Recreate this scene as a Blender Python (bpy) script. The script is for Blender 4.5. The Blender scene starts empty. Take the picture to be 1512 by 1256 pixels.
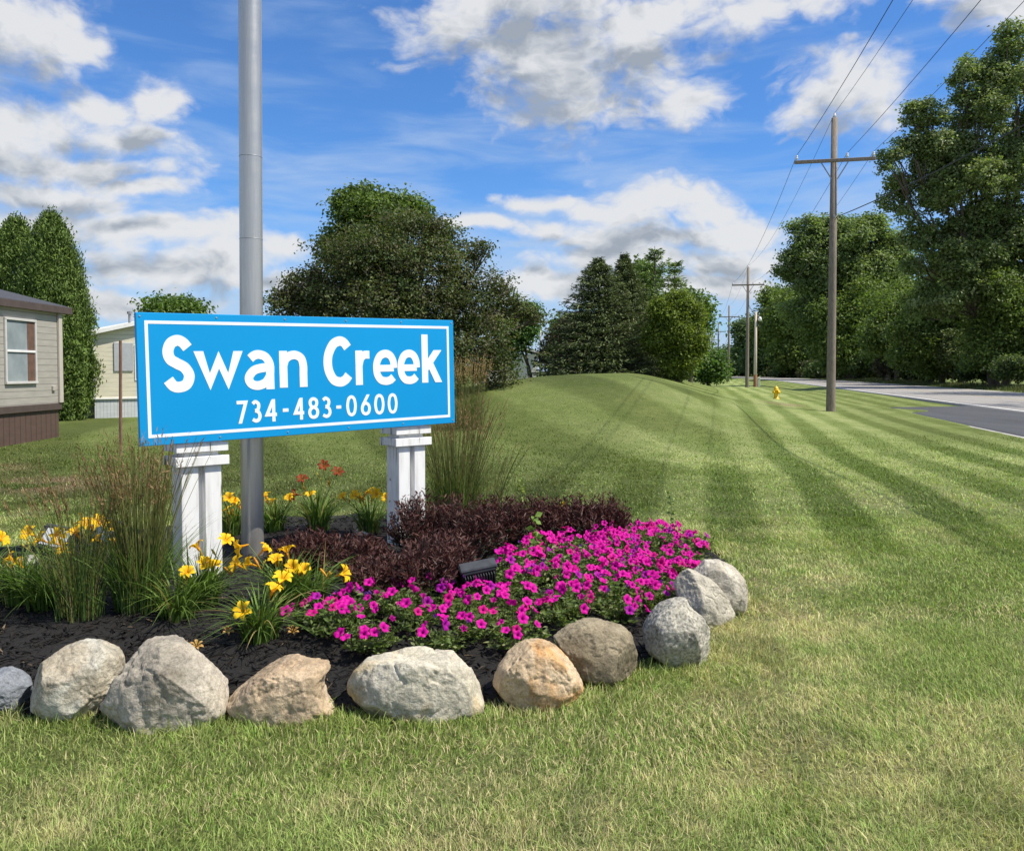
import bpy, bmesh, math
import numpy as np
from mathutils import Vector, Matrix, Euler

PI = math.pi
SC = bpy.context.scene
COL = SC.collection
RNG = np.random.default_rng(7)

# ------------------------------------------------------------------ camera model
F, CX, CY = 1220.0, 756.0, 590.0            # focal length and principal point in photo pixels
HZ = 548.0                                   # horizon row
PITCH = math.atan((HZ - CY) / F)             # negative: looking down
CH = 1.6


def ray(px, py):
    u, v = (px - CX) / F, (py - CY) / F
    c, s = math.cos(PITCH), math.sin(PITCH)
    return np.array([u, c + v * s, s - v * c])


def at(px, py, Y):
    """world point on the ray of a photo pixel at distance Y"""
    d = ray(px, py)
    d = d / d[1] * Y
    return np.array([d[0], d[1], CH + d[2]])


def onz(px, py, z=0.0):
    d = ray(px, py)
    d = d * ((z - CH) / d[2])
    return np.array([d[0], d[1], z])


# ------------------------------------------------------------------ noise
def _h(ix, iy, iz, seed):
    n = (ix.astype(np.int64) * 374761393 + iy.astype(np.int64) * 668265263 + iz.astype(np.int64) * 2147483647 + seed * 1274126177) & 0xFFFFFFFF
    n = ((n ^ (n >> 13)) * 1274126177) & 0xFFFFFFFF
    n = ((n ^ (n >> 16)) * 2246822519) & 0xFFFFFFFF
    return ((n ^ (n >> 15)) & 0xFFFFFF) / float(0xFFFFFF)


def vn2(x, y, seed=0):
    x = np.asarray(x, float); y = np.asarray(y, float)
    ix, iy = np.floor(x), np.floor(y)
    fx, fy = x - ix, y - iy
    fx = fx * fx * (3 - 2 * fx); fy = fy * fy * (3 - 2 * fy)
    z = np.zeros_like(ix)
    a = _h(ix, iy, z, seed); b = _h(ix + 1, iy, z, seed)
    c = _h(ix, iy + 1, z, seed); d = _h(ix + 1, iy + 1, z, seed)
    return (a * (1 - fx) + b * fx) * (1 - fy) + (c * (1 - fx) + d * fx) * fy


def fbm2(x, y, o=4, seed=0):
    s, a, t = 0, 1.0, 0
    for k in range(o):
        s = s + a * vn2(np.asarray(x) * 2 ** k + 17 * k, np.asarray(y) * 2 ** k + 5 * k, seed + k)
        t += a; a *= .5
    return s / t


def vn3(p, seed=0):
    i = np.floor(p); f = p - i
    f = f * f * (3 - 2 * f)
    r = 0
    for dx in (0, 1):
        for dy in (0, 1):
            for dz in (0, 1):
                w = (f[:, 0] if dx else 1 - f[:, 0]) * (f[:, 1] if dy else 1 - f[:, 1]) * (f[:, 2] if dz else 1 - f[:, 2])
                r = r + w * _h(i[:, 0] + dx, i[:, 1] + dy, i[:, 2] + dz, seed)
    return r


def fbm3(p, o=4, seed=0):
    s, a, t = 0, 1.0, 0
    for k in range(o):
        s = s + a * vn3(p * 2 ** k + 13.7 * k, seed + k); t += a; a *= .5
    return s / t


def sst(e0, e1, x):
    t = np.clip((np.asarray(x, float) - e0) / (e1 - e0), 0, 1)
    return t * t * (3 - 2 * t)


# ------------------------------------------------------------------ mesh builder
class MB:
    def __init__(s):
        s.V, s.Q, s.T, s.C, s.n = [], [], [], [], 0

    def add(s, v, q=None, t=None, c=None):
        v = np.asarray(v, float).reshape(-1, 3)
        if q is not None and len(q): s.Q.append(np.asarray(q, np.int64).reshape(-1, 4) + s.n)
        if t is not None and len(t): s.T.append(np.asarray(t, np.int64).reshape(-1, 3) + s.n)
        cc = np.ones((len(v), 4))
        if c is not None: cc[:, :3] = c
        s.C.append(cc); s.V.append(v); s.n += len(v)
        return s

    def mesh(s, name, smooth=False):
        V = np.concatenate(s.V).astype(np.float32)
        Q = np.concatenate(s.Q) if s.Q else np.zeros((0, 4), np.int64)
        T = np.concatenate(s.T) if s.T else np.zeros((0, 3), np.int64)
        me = bpy.data.meshes.new(name)
        me.vertices.add(len(V)); me.vertices.foreach_set('co', V.ravel())
        li = np.concatenate([Q.ravel(), T.ravel()]).astype(np.int32)
        me.loops.add(len(li)); me.loops.foreach_set('vertex_index', li)
        st = np.concatenate([np.arange(len(Q)) * 4, len(Q) * 4 + np.arange(len(T)) * 3]).astype(np.int32)
        me.polygons.add(len(st)); me.polygons.foreach_set('loop_start', st)
        me.polygons.foreach_set('use_smooth', np.full(len(st), bool(smooth)))
        me.update(calc_edges=True)
        at_ = me.attributes.new('col', 'FLOAT_COLOR', 'POINT')
        at_.data.foreach_set('color', np.concatenate(s.C).astype(np.float32).ravel())
        return me

    def build(s, name, m=None, parent=None, smooth=False):
        return link(name, s.mesh(name, smooth), m, parent)


def link(name, me, m=None, parent=None):
    o = bpy.data.objects.new(name, me)
    COL.objects.link(o)
    if m is not None:
        if len(me.materials) == 0: me.materials.append(m)
    if parent is not None: o.parent = parent
    return o


def tag(o, label=None, cat=None, group=None, kind=None):
    if label: o['label'] = label
    if cat: o['category'] = cat
    if group: o['group'] = group
    if kind: o['kind'] = kind
    return o


def empty(name, loc, label=None, cat=None, group=None, rz=0.0):
    o = bpy.data.objects.new(name, None)
    o.empty_display_size = .1
    COL.objects.link(o)
    o.location = loc; o.rotation_euler = (0, 0, rz)
    return tag(o, label, cat, group)


def copy_tree(o, parent=None):
    c = o.copy(); COL.objects.link(c)
    if parent is not None: c.parent = parent
    for ch in list(o.children): copy_tree(ch, c)
    return c


def box(mb, c, s, R=None, bev=0.0, col=None):
    """box; with bev>0 the edges are chamfered"""
    hx, hy, hz = [k / 2 for k in s]
    if bev <= 0:
        v = np.array([[x, y, z] for x in (-hx, hx) for y in (-hy, hy) for z in (-hz, hz)])
        q = [[0, 1, 3, 2], [4, 6, 7, 5], [0, 4, 5, 1], [2, 3, 7, 6], [0, 2, 6, 4], [1, 5, 7, 3]]
        t = None
    else:
        b = min(bev, hx * .9, hy * .9, hz * .9)
        v, idx = [], {}
        for sx in (-1, 1):
            for sy in (-1, 1):
                for sz in (-1, 1):
                    for ax in range(3):
                        p = [sx * (hx - b), sy * (hy - b), sz * (hz - b)]
                        p[ax] = [sx * hx, sy * hy, sz * hz][ax]
                        idx[(sx, sy, sz, ax)] = len(v); v.append(p)
        q, t = [], []
        for ax in range(3):
            o1, o2 = [k for k in range(3) if k != ax]
            for sg in (-1, 1):
                f = []
                for a, b2 in ((-1, -1), (1, -1), (1, 1), (-1, 1)):
                    k = [0, 0, 0]; k[ax] = sg; k[o1] = a; k[o2] = b2
                    f.append(idx[(k[0], k[1], k[2], ax)])
                q.append(f)
            for a in (-1, 1):
                for b2 in (-1, 1):
                    k0 = [0, 0, 0]; k1 = [0, 0, 0]
                    k0[ax] = -1; k1[ax] = 1
                    k0[o1] = k1[o1] = a; k0[o2] = k1[o2] = b2
                    q.append([idx[(*k0, o1)], idx[(*k1, o1)], idx[(*k1, o2)], idx[(*k0, o2)]])
        for sx in (-1, 1):
            for sy in (-1, 1):
                for sz in (-1, 1): t.append([idx[(sx, sy, sz, k)] for k in range(3)])
        v = np.array(v)
    if R is not None: v = v @ np.asarray(R).T
    return mb.add(v + np.asarray(c, float), q, t, col)


def tube(mb, path, rad, n=8, cap=True, col=None):
    P = np.asarray(path, float); m = len(P)
    r = np.broadcast_to(np.asarray(rad, float), (m,))
    T = np.gradient(P, axis=0); T /= np.linalg.norm(T, axis=1)[:, None] + 1e-9
    up = np.array([0, 0, 1.0]) if abs(T[0][2]) < .9 else np.array([0, 1.0, 0])
    A = np.zeros_like(P); B = np.zeros_like(P)
    a = np.cross(T[0], up); a /= np.linalg.norm(a)
    for k in range(m):
        a = a - T[k] * a.dot(T[k]); a /= np.linalg.norm(a) + 1e-9
        A[k] = a; B[k] = np.cross(T[k], a)
    th = np.arange(n) / n * 2 * PI
    v = P[:, None] + r[:, None, None] * (np.cos(th)[None, :, None] * A[:, None] + np.sin(th)[None, :, None] * B[:, None])
    v = v.reshape(-1, 3)
    i = np.arange(m - 1)[:, None] * n; j = np.arange(n)[None]; j2 = (j + 1) % n
    q = np.stack([i + j, i + j2, i + n + j2, i + n + j], -1).reshape(-1, 4)
    t = []
    if cap:
        v = np.concatenate([v, P[[0]], P[[-1]]])
        for k in range(n):
            t.append([m * n, (k + 1) % n, k]); t.append([m * n + 1, (m - 1) * n + k, (m - 1) * n + (k + 1) % n])
    return mb.add(v, q, t, col)


def lathe(mb, prof, c, n=20, R=None, col=None):
    prof = np.asarray(prof, float); m = len(prof)
    th = np.arange(n) / n * 2 * PI
    v = np.stack([prof[:, 0][:, None] * np.cos(th), prof[:, 0][:, None] * np.sin(th), np.repeat(prof[:, 1][:, None], n, 1)], -1).reshape(-1, 3)
    if R is not None: v = v @ np.asarray(R).T
    i = np.arange(m - 1)[:, None] * n; j = np.arange(n)[None]; j2 = (j + 1) % n
    q = np.stack([i + j, i + j2, i + n + j2, i + n + j], -1).reshape(-1, 4)
    return mb.add(v + np.asarray(c, float), q, None, col)


def nrm(a):
    return a / (np.linalg.norm(a, axis=-1, keepdims=True) + 1e-9)


def leaves(mb, c, n, axis, L, W, col, fold=.25):
    """rhombic leaves folded along the midrib: centres, normals, axes"""
    n = nrm(n); axis = nrm(axis - n * (axis * n).sum(1, keepdims=True))
    s = np.cross(n, axis)
    L = np.broadcast_to(np.asarray(L, float), (len(c),))[:, None]; W = np.broadcast_to(np.asarray(W, float), (len(c),))[:, None]
    v = np.stack([c - axis * L * .5, c + s * W * .5 + n * W * fold, c + axis * L * .5, c - s * W * .5 + n * W * fold], 1)
    k = np.arange(len(c))[:, None] * 4
    t = np.concatenate([k + [0, 1, 2], k + [0, 2, 3]])
    mb.add(v.reshape(-1, 3), None, t, np.repeat(col, 4, 0))


def blades(mb, base, az, H, lean, W, col, seg=3, droop=1.0, tipcol=None, zfac=None):
    """grass-like strips: base (N,3), azimuth they lean to, length, lean amount (horizontal reach / length), width"""
    N = len(base)
    H = np.broadcast_to(np.asarray(H, float), (N,)); lean = np.broadcast_to(np.asarray(lean, float), (N,)); W = np.broadcast_to(np.asarray(W, float), (N,))
    d = np.stack([np.cos(az), np.sin(az), np.zeros(N)], 1)
    tw = RNG.uniform(-.9, .9, N)
    sd = np.stack([-np.sin(az + tw), np.cos(az + tw), np.zeros(N)], 1)
    V, C = [], []
    for k in range(seg + 1):
        t = k / seg
        hor = lean * H * t ** (1 + .8 * droop)
        ver = H * (t - np.minimum(lean, 1.2) * .5 * droop * t ** 2.2)
        p = base + d * hor[:, None] + np.array([0, 0, 1.0]) * ver[:, None]
        w = W * (1 - t ** 1.6) * .5 if k < seg else W * 0 + .0002
        w = w * (.7 + .3 * min(1, t * 3 + .3))
        V += [p - sd * w[:, None], p + sd * w[:, None]]
        cc = col if tipcol is None else col * (1 - t) + tipcol * t
        C += [cc, cc]
    v = np.stack(V, 1).reshape(-1, 3); c = np.stack(C, 1).reshape(-1, 3)
    m = 2 * (seg + 1)
    k = np.arange(N)[:, None, None] * m
    q = np.array([[2 * j, 2 * j + 1, 2 * j + 3, 2 * j + 2] for j in range(seg)])[None]
    mb.add(v, (k + q).reshape(-1, 4), None, c)


# ------------------------------------------------------------------ materials
def newmat(name):
    m = bpy.data.materials.new(name); m.use_nodes = True
    nt = m.node_tree; nt.nodes.clear()
    out = nt.nodes.new('ShaderNodeOutputMaterial')
    b = nt.nodes.new('ShaderNodeBsdfPrincipled')
    nt.links.new(b.outputs[0], out.inputs[0])
    return m, nt, b, out


def N(nt, t, **kw):
    n = nt.nodes.new('ShaderNode' + t)
    for k, v in kw.items():
        if k.startswith('i_'):
            key = k[2:]
            n.inputs[int(key) if key.isdigit() else key].default_value = v
        else: setattr(n, k, v)
    return n


def coord(nt, scale=(1, 1, 1), obj=True):
    tc = N(nt, 'TexCoord'); mp = N(nt, 'Mapping'); mp.inputs['Scale'].default_value = scale
    nt.links.new(tc.outputs['Object' if obj else 'Generated'], mp.inputs[0])
    return mp.outputs[0]


def noise(nt, vec, scale, detail=4, rough=.55, dist=0):
    n = N(nt, 'TexNoise'); n.inputs['Scale'].default_value = scale; n.inputs['Detail'].default_value = detail
    n.inputs['Roughness'].default_value = rough; n.inputs['Distortion'].default_value = dist
    nt.links.new(vec, n.inputs['Vector'])
    return n.outputs['Fac']


def ramp(nt, fac, stops):
    r = N(nt, 'ValToRGB'); e = r.color_ramp.elements
    while len(e) < len(stops): e.new(.5)
    for k, (p, c) in enumerate(stops):
        e[k].position = p; e[k].color = (*c, 1)
    nt.links.new(fac, r.inputs[0])
    return r.outputs[0]


def mix(nt, fac, a, b, mode='MIX'):
    m = N(nt, 'Mix', data_type='RGBA', blend_type=mode)
    for sock, val in ((m.inputs[0], fac), (m.inputs[6], a), (m.inputs[7], b)):
        if hasattr(val, 'is_linked'): nt.links.new(val, sock)
        elif isinstance(val, (int, float)): sock.default_value = val
        else: sock.default_value = (*val, 1)
    return m.outputs[2]


def bump(nt, b, h, strength=.3, dist=.01):
    n = N(nt, 'Bump'); n.inputs['Strength'].default_value = strength; n.inputs['Distance'].default_value = dist
    nt.links.new(h, n.inputs['Height']); nt.links.new(n.outputs[0], b.inputs['Normal'])
    return n


def simple(name, col, rough=.6, var=.15, scale=8, metal=0, spec=.5, bmp=0, bscale=40):
    m, nt, b, o = newmat(name)
    v = coord(nt)
    n = noise(nt, v, scale, 5)
    c0 = tuple(max(0, k * (1 - var)) for k in col); c1 = tuple(min(1, k * (1 + var)) for k in col)
    nt.links.new(ramp(nt, n, [(.3, c0), (.7, c1)]), b.inputs['Base Color'])
    b.inputs['Roughness'].default_value = rough; b.inputs['Metallic'].default_value = metal
    b.inputs['Specular IOR Level'].default_value = spec
    if bmp: bump(nt, b, noise(nt, v, bscale, 4), bmp, .005)
    return m


def leafmat(name, trans=.3, rough=.5, spec=.3, tint=(1.25, 1.35, .6)):
    m, nt, b, o = newmat(name)
    a = N(nt, 'Attribute', attribute_name='col')
    nt.links.new(a.outputs['Color'], b.inputs['Base Color'])
    b.inputs['Roughness'].default_value = rough; b.inputs['Specular IOR Level'].default_value = spec
    if trans > 0:
        t = N(nt, 'BsdfTranslucent')
        nt.links.new(mix(nt, 1.0, a.outputs['Color'], tint, 'MULTIPLY'), t.inputs[0])
        mx = N(nt, 'MixShader'); mx.inputs[0].default_value = trans
        nt.links.new(b.outputs[0], mx.inputs[1]); nt.links.new(t.outputs[0], mx.inputs[2])
        nt.links.new(mx.outputs[0], o.inputs[0])
    return m


M = {}
M['leaf'] = leafmat('leaf', .38)
M['needle'] = leafmat('needle', .12, .6, .25)
M['grass'] = leafmat('grass_blade', .3, .55, .25, (1.2, 1.25, .7))
M['petal'] = leafmat('petal', .3, .6, .2, (1.2, 1.0, 1.0))
M['bark'] = simple('bark', (.10, .08, .06), .9, .4, 14, bmp=.8, bscale=30)
M['palebark'] = simple('pale_bark', (.36, .32, .27), .9, .3, 12, bmp=.6)
M['stem'] = simple('stem', (.11, .17, .04), .6, .2)
M['black'] = simple('black_metal', (.012, .012, .013), .38, .3, 20)
M['blackedge'] = simple('black_lit', (.05, .052, .056), .35, .3, 20)  # black metal lightened for fins and hood, as though catching the light
M['yellow'] = simple('hydrant_yellow', (.80, .50, .015), .45, .15, 10)
M['white'] = simple('white_trim', (.72, .72, .70), .5, .06, 6)
M['vinyl'] = simple('white_vinyl', (.82, .88, .90), .5, .02, 3, spec=.3)
M['wire'] = simple('wire', (.02, .02, .022), .6, .2)
M['steelgrey'] = simple('galvanised', (.30, .31, .33), .5, .2, 9, metal=.4)


def wood(name, c0, c1, scale=(3, 3, .35), rough=.85, crack=True):
    m, nt, b, o = newmat(name)
    v = coord(nt, scale)
    n = noise(nt, v, 14, 6, .65, .3)
    base = ramp(nt, n, [(.3, c0), (.65, c1)])
    if crack:
        v2 = coord(nt, (22, 22, .9))
        k = noise(nt, v2, 2.2, 3, .5)
        mk = ramp(nt, k, [(.26, (.22, .22, .22)), (.33, (1, 1, 1))])
        base = mix(nt, 1, base, mk, 'MULTIPLY')
    nt.links.new(base, b.inputs['Base Color'])
    b.inputs['Roughness'].default_value = rough; b.inputs['Specular IOR Level'].default_value = .25
    bump(nt, b, n, .5, .006)
    return m


M['pole'] = wood('pole_timber', (.13, .105, .08), (.28, .235, .185))
M['palepole'] = wood('pale_timber', (.46, .38, .29), (.62, .54, .43))
M['stake'] = wood('stake_timber', (.12, .06, .045), (.25, .16, .11))


def paintwood():
    m, nt, b, o = newmat('weathered_white_paint')
    v = coord(nt, (2, 2, .35))
    n = noise(nt, v, 9, 5, .6)
    c = ramp(nt, n, [(.25, (.60, .59, .56)), (.55, (.80, .80, .78))])
    k = noise(nt, coord(nt, (10, 10, .55)), 2.4, 4, .6)
    cr = ramp(nt, k, [(.315, (.20, .17, .14)), (.345, (1, 1, 1))])
    k2 = noise(nt, coord(nt), 6, 6, .7)
    ch = ramp(nt, k2, [(.345, (.45, .41, .36)), (.385, (1, 1, 1))])
    nt.links.new(mix(nt, 1, mix(nt, 1, c, cr, 'MULTIPLY'), ch, 'MULTIPLY'), b.inputs['Base Color'])
    b.inputs['Roughness'].default_value = .7
    bump(nt, b, k, .35, .004)
    return m


M['paintwood'] = paintwood()


def signblue():
    m, nt, b, o = newmat('sign_blue')
    n = noise(nt, coord(nt), 1.3, 3)
    nt.links.new(ramp(nt, n, [(.3, (.0, .275, .61)), (.7, (.0, .295, .65))]), b.inputs['Base Color'])
    b.inputs['Roughness'].default_value = .42; b.inputs['Specular IOR Level'].default_value = .3
    return m


M['blue'] = signblue()


def brushed():
    m, nt, b, o = newmat('brushed_aluminium')
    n = noise(nt, coord(nt, (60, 60, .6)), 6, 4, .6)
    nt.links.new(ramp(nt, n, [(.3, (.44, .425, .39)), (.7, (.57, .55, .505))]), b.inputs['Base Color'])
    r = ramp(nt, noise(nt, coord(nt, (1, 1, 2.5)), 3, 6, .7), [(.3, (.30,) * 3), (.7, (.42,) * 3)])
    nt.links.new(r, b.inputs['Roughness'])
    b.inputs['Metallic'].default_value = .75
    bump(nt, b, n, .05, .002)
    return m


M['alu'] = brushed()


def rockmat(name, c0, c1, c2=None, s2=2.2, grain=70, contrast=.5, t2=.52, seed=0.0):
    m, nt, b, o = newmat(name)
    tc = N(nt, 'TexCoord'); mp = N(nt, 'Mapping'); mp.inputs['Location'].default_value = (seed, seed * 1.7, seed * .6)
    nt.links.new(tc.outputs['Object'], mp.inputs[0]); v = mp.outputs[0]
    n1 = noise(nt, v, 3.2, 8, .62, .6)
    base = ramp(nt, n1, [(.32, c0), (.66, c1)])
    if c2 is not None:
        n2 = noise(nt, v, s2, 4, .6, .8)
        mk = ramp(nt, n2, [(t2, (0, 0, 0)), (t2 + .13, (1, 1, 1))])
        base = mix(nt, mk, base, c2)
    g = noise(nt, v, grain, 3, .6)
    gm = ramp(nt, g, [(.34, (1 - contrast,) * 3), (.52, (1, 1, 1)), (.68, (1 + contrast * .55,) * 3)])
    base = mix(nt, 1, base, gm, 'MULTIPLY')
    g2 = noise(nt, v, 17, 6, .7)
    gm2 = ramp(nt, g2, [(.3, (.60,) * 3), (.5, (1, 1, 1)), (.72, (1.18,) * 3)])
    g3 = noise(nt, v, 2.0, 5, .65, 1.5)
    gm2 = mix(nt, 1, gm2, ramp(nt, g3, [(.30, (.62, .60, .56)), (.46, (1, 1, 1)), (.70, (1.16, 1.15, 1.12))]), 'MULTIPLY')
    base = mix(nt, 1, base, gm2, 'MULTIPLY')
    # thin dark veins
    w = noise(nt, v, 5, 5, .6, 1.2)
    vn = N(nt, 'Math', operation='SUBTRACT'); nt.links.new(w, vn.inputs[0]); vn.inputs[1].default_value = .5
    va = N(nt, 'Math', operation='ABSOLUTE'); nt.links.new(vn.outputs[0], va.inputs[0])
    vm = ramp(nt, va.outputs[0], [(.0, (.62,) * 3), (.012, (1, 1, 1))])
    base = mix(nt, .7, base, mix(nt, 1, base, vm, 'MULTIPLY'))
    nt.links.new(base, b.inputs['Base Color'])
    b.inputs['Roughness'].default_value = .9; b.inputs['Specular IOR Level'].default_value = .2
    h = N(nt, 'Math', operation='ADD'); nt.links.new(g2, h.inputs[0])
    h2 = N(nt, 'Math', operation='MULTIPLY'); nt.links.new(g, h2.inputs[0]); h2.inputs[1].default_value = .35
    nt.links.new(h2.outputs[0], h.inputs[1])
    bump(nt, b, h.outputs[0], .75, .014)
    return m


# ------------------------------------------------------------------ terrain
PM = .235                                     # the road runs off to the right as it goes away


def road_x(y):
    # beyond 130 m the road bends gently to the left
    y = np.asarray(y, float)
    return PM * y - .0009 * np.clip(y - 130, 0, 260) ** 2


def off(x, y): return x - road_x(y)


def wood_y(px, d=27.0):
    # nearest distance at which this photo column lies beyond the far verge of the road
    ys = np.arange(30, 320, .5)
    ok = (px - CX) / F * ys - road_x(ys) > d
    return float(ys[ok][0]) if ok.any() else 300.0


def zf(x, y):
    x = np.asarray(x, float); y = np.asarray(y, float)
    ax = 3.3 + .20 * (y - 30)
    dx = x - ax
    sg = np.where(dx > 0, 3.3, 5.2)
    lat = np.exp(-.5 * (dx / sg) ** 2)
    lon = sst(15.5, 26.5, y) * (1 - sst(60, 95, y) * .8)
    z = 1.50 * lat * lon
    o = off(x, y)
    z = z - .30 * np.exp(-.5 * ((o - 8.8) / 1.5) ** 2) * sst(33, 45, y)
    z = z + .05 * (fbm2(x * .35, y * .35, 3, 5) - .5) * sst(3, 12, y)
    z = z + .16 * sst(20, 40, y) * np.exp(-.5 * ((o - 5) / 3.0) ** 2)
    z = z - .06 * sst(7.62, 7.95, o) * sst(60, 40, np.abs(y)) - .06 * sst(12.0, 12.6, o) * (1 - sst(23.4, 24.2, o))
    return z


# bed outline (closed, clockwise from the front left)
bed_pts = np.array([(-4.6, 4.1), (-3.2, 3.82), (-2.1, 3.78), (-1.55, 3.7), (-1.0, 3.78), (-.42, 3.82), (.15, 3.95), (.5, 4.28), (.95, 4.6), (1.3, 5.3),
                    (1.62, 6.1), (1.8, 6.9), (1.6, 7.8), (.9, 8.5), (0, 8.9), (-1.2, 9.1), (-2.4, 9.0), (-3.6, 8.3), (-4.6, 7.3), (-5.4, 6.2), (-5.4, 4.9)])


def closed_spline(P, n=10):
    m = len(P); out = []
    for i in range(m):
        p0, p1, p2, p3 = P[i - 1], P[i], P[(i + 1) % m], P[(i + 2) % m]
        for k in range(n):
            t = k / n
            out.append(.5 * (2 * p1 + (p2 - p0) * t + (2 * p0 - 5 * p1 + 4 * p2 - p3) * t * t + (3 * p1 - p0 - 3 * p2 + p3) * t ** 3))
    return np.array(out)


BED = closed_spline(bed_pts, 8)


def inpoly(x, y, P):
    x = np.asarray(x); y = np.asarray(y)
    r = np.zeros(x.shape, bool)
    j = len(P) - 1
    for i in range(len(P)):
        xi, yi = P[i]; xj, yj = P[j]
        c = ((yi > y) != (yj > y)) & (x < (xj - xi) * (y - yi) / (yj - yi + 1e-12) + xi)
        r ^= c; j = i
    return r


def bed_dist(x, y):
    x = np.asarray(x, float); y = np.asarray(y, float)
    d = np.full(x.shape, 1e9)
    for i in range(0, len(BED), 2):
        d = np.minimum(d, (x - BED[i, 0]) ** 2 + (y - BED[i, 1]) ** 2)
    return np.sqrt(d)


def mulch_z(x, y):
    d = bed_dist(x, y)
    return .02 + .09 * sst(.1, 1.2, d) + .05 * (fbm2(np.asarray(x) * 3, np.asarray(y) * 3, 3, 9) - .5)


def lawn_col(x, y):
    x = np.asarray(x, float); y = np.asarray(y, float)
    o = off(x, y) + .35 * (fbm2(x * .12, y * .12, 2, 31) - .5) * 2
    # mowing passes: the lie of the blades and the height of the cut alternate
    ph = o / 1.2
    s = .5 + .5 * np.sin(2 * PI * ph + .6)
    wgt = .55 + .75 * vn2(np.floor(ph + .1) * 7.3, y * .02, 3)
    s = sst(.3, .7, s) * np.clip(wgt, .6, 1.0) * sst(5, 10, y)
    # cross passes on the left of the berm
    lf = sst(1.5, -.5, o) * sst(10, 16, y)
    s2 = sst(.3, .7, .5 + .5 * np.sin(2 * PI * ((x * .80 + y * .30) / 3.0 + .5 * vn2(x * .2, y * .2, 8)))) * (.5 + .8 * vn2(x * .25, y * .15, 18))
    s = s * (1 - lf) + lf * s2 * 1.0
    n1 = fbm2(x * .55, y * .55, 4, 2); n2 = fbm2(x * 1.7, y * 1.7, 4, 14); n3 = fbm2(x * 6, y * 6, 3, 21)
    dark = np.array([.115, .178, .032]); mid = np.array([.250, .318, .085]); lite = np.array([.425, .490, .190]); straw = np.array([.60, .53, .29])
    m = np.clip(.30 + 1.2 * (n1 - .5) + 1.3 * (n2 - .5) + .5 * (n3 - .5) + .45 * (1 - s) * sst(4.5, 9, y) + .18 * (1 - sst(5, 11, y)), 0, 1)[..., None]
    c = mid * (1 - m) + lite * m
    st = np.clip(1.7 * (n1 * .35 + n2 * .40 + n3 * .25 - .475) * 3.4, 0, 1) * (1 - sst(5, 13, y) * .80) * .85
    st = st[..., None]
    c = c * (1 - st) + straw * st
    # darker turf, with shade painted in left of the berm; bare soil at far left
    bm_ = np.exp(-.5 * ((x - (3.0 + .2 * (y - 30))) / 4.5) ** 2) * sst(13, 20, y) * .72
    dark_turf = (np.maximum(bm_ * (.55 + .9 * fbm2(x * .3, y * .3, 3, 44)), sst(.5, -2.5, o) * sst(8, 11, y) * .78) + sst(3.5, 6, o) * sst(14, 20, y) * .5)[..., None]
    c = c * (1 - dark_turf) + np.array([.118, .158, .038]) * dark_turf
    ds = np.clip(s * .70 + .45 * sst(.58, .70, n2) * (1 - sst(7, 14, y)) * .8, 0, 1)[..., None]
    c = c * (1 - ds) + np.minimum(dark, c * .55) * ds
    bare = np.exp(-(((x + 7.2) / 1.6) ** 2 + ((y - 11.6) / .8) ** 2)) + .8 * np.exp(-(((x + 9.5) / 1.5) ** 2 + ((y - 13.6) / .6) ** 2))
    bare += .5 * np.exp(-(((x - 11.0) / .8) ** 2 + ((y - 33.5) / 2.) ** 2))
    bare = np.clip(bare * 1.5 * sst(.3, .6, fbm2(x * 2, y * 2, 3, 77)), 0, 1)[..., None]
    c = c * (1 - bare) + np.array([.30, .22, .14]) * bare
    return c


def lawnmat():
    m, nt, b, o = newmat('lawn_turf')
    a = N(nt, 'Attribute', attribute_name='col')
    v = coord(nt)
    n1 = noise(nt, coord(nt, (1, .55, 1)), 38, 5, .75)
    n2 = noise(nt, v, 4.5, 5, .7)
    g = ramp(nt, n1, [(.28, (.48, .50, .45)), (.5, (1, 1, 1)), (.72, (1.5, 1.45, 1.45))])
    g2 = ramp(nt, n2, [(.3, (.80, .83, .78)), (.7, (1.2, 1.17, 1.2))])
    c = mix(nt, 1, mix(nt, 1, a.outputs['Color'], g, 'MULTIPLY'), g2, 'MULTIPLY')
    nt.links.new(c, b.inputs['Base Color'])
    b.inputs['Roughness'].default_value = .9; b.inputs['Specular IOR Level'].default_value = .1
    bump(nt, b, n1, .8, .05)
    return m


M['lawn'] = lawnmat()


def make_lawn():
    na, nr = 560, 760
    th = np.linspace(-math.radians(80), math.radians(80), na)
    r = np.concatenate([[0.0], np.exp(np.linspace(math.log(1.0), math.log(4200), nr - 1))])
    oy = -3.0
    X = r[:, None] * np.sin(th)[None]; Y = oy + r[:, None] * np.cos(th)[None]
    Z = zf(X, Y)
    ib = inpoly(X, Y, BED)
    Z = np.where(ib, Z - .05 * sst(0, .25, bed_dist(X, Y)), Z)
    v = np.stack([X, Y, Z], -1).reshape(-1, 3)
    i = np.arange(nr - 1)[:, None] * na; j = np.arange(na - 1)[None]
    q = np.stack([i + j + na, i + j + na + 1, i + j + 1, i + j], -1).reshape(-1, 4)
    mb = MB(); mb.add(v, q, None, lawn_col(X, Y).reshape(-1, 3) * (.42 + .36 * sst(8, 19, Y).reshape(-1, 1)))  # turf colour darkened, most near by, to carry the shade between blades
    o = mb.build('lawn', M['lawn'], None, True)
    return tag(o, kind='structure')


make_lawn()


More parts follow.
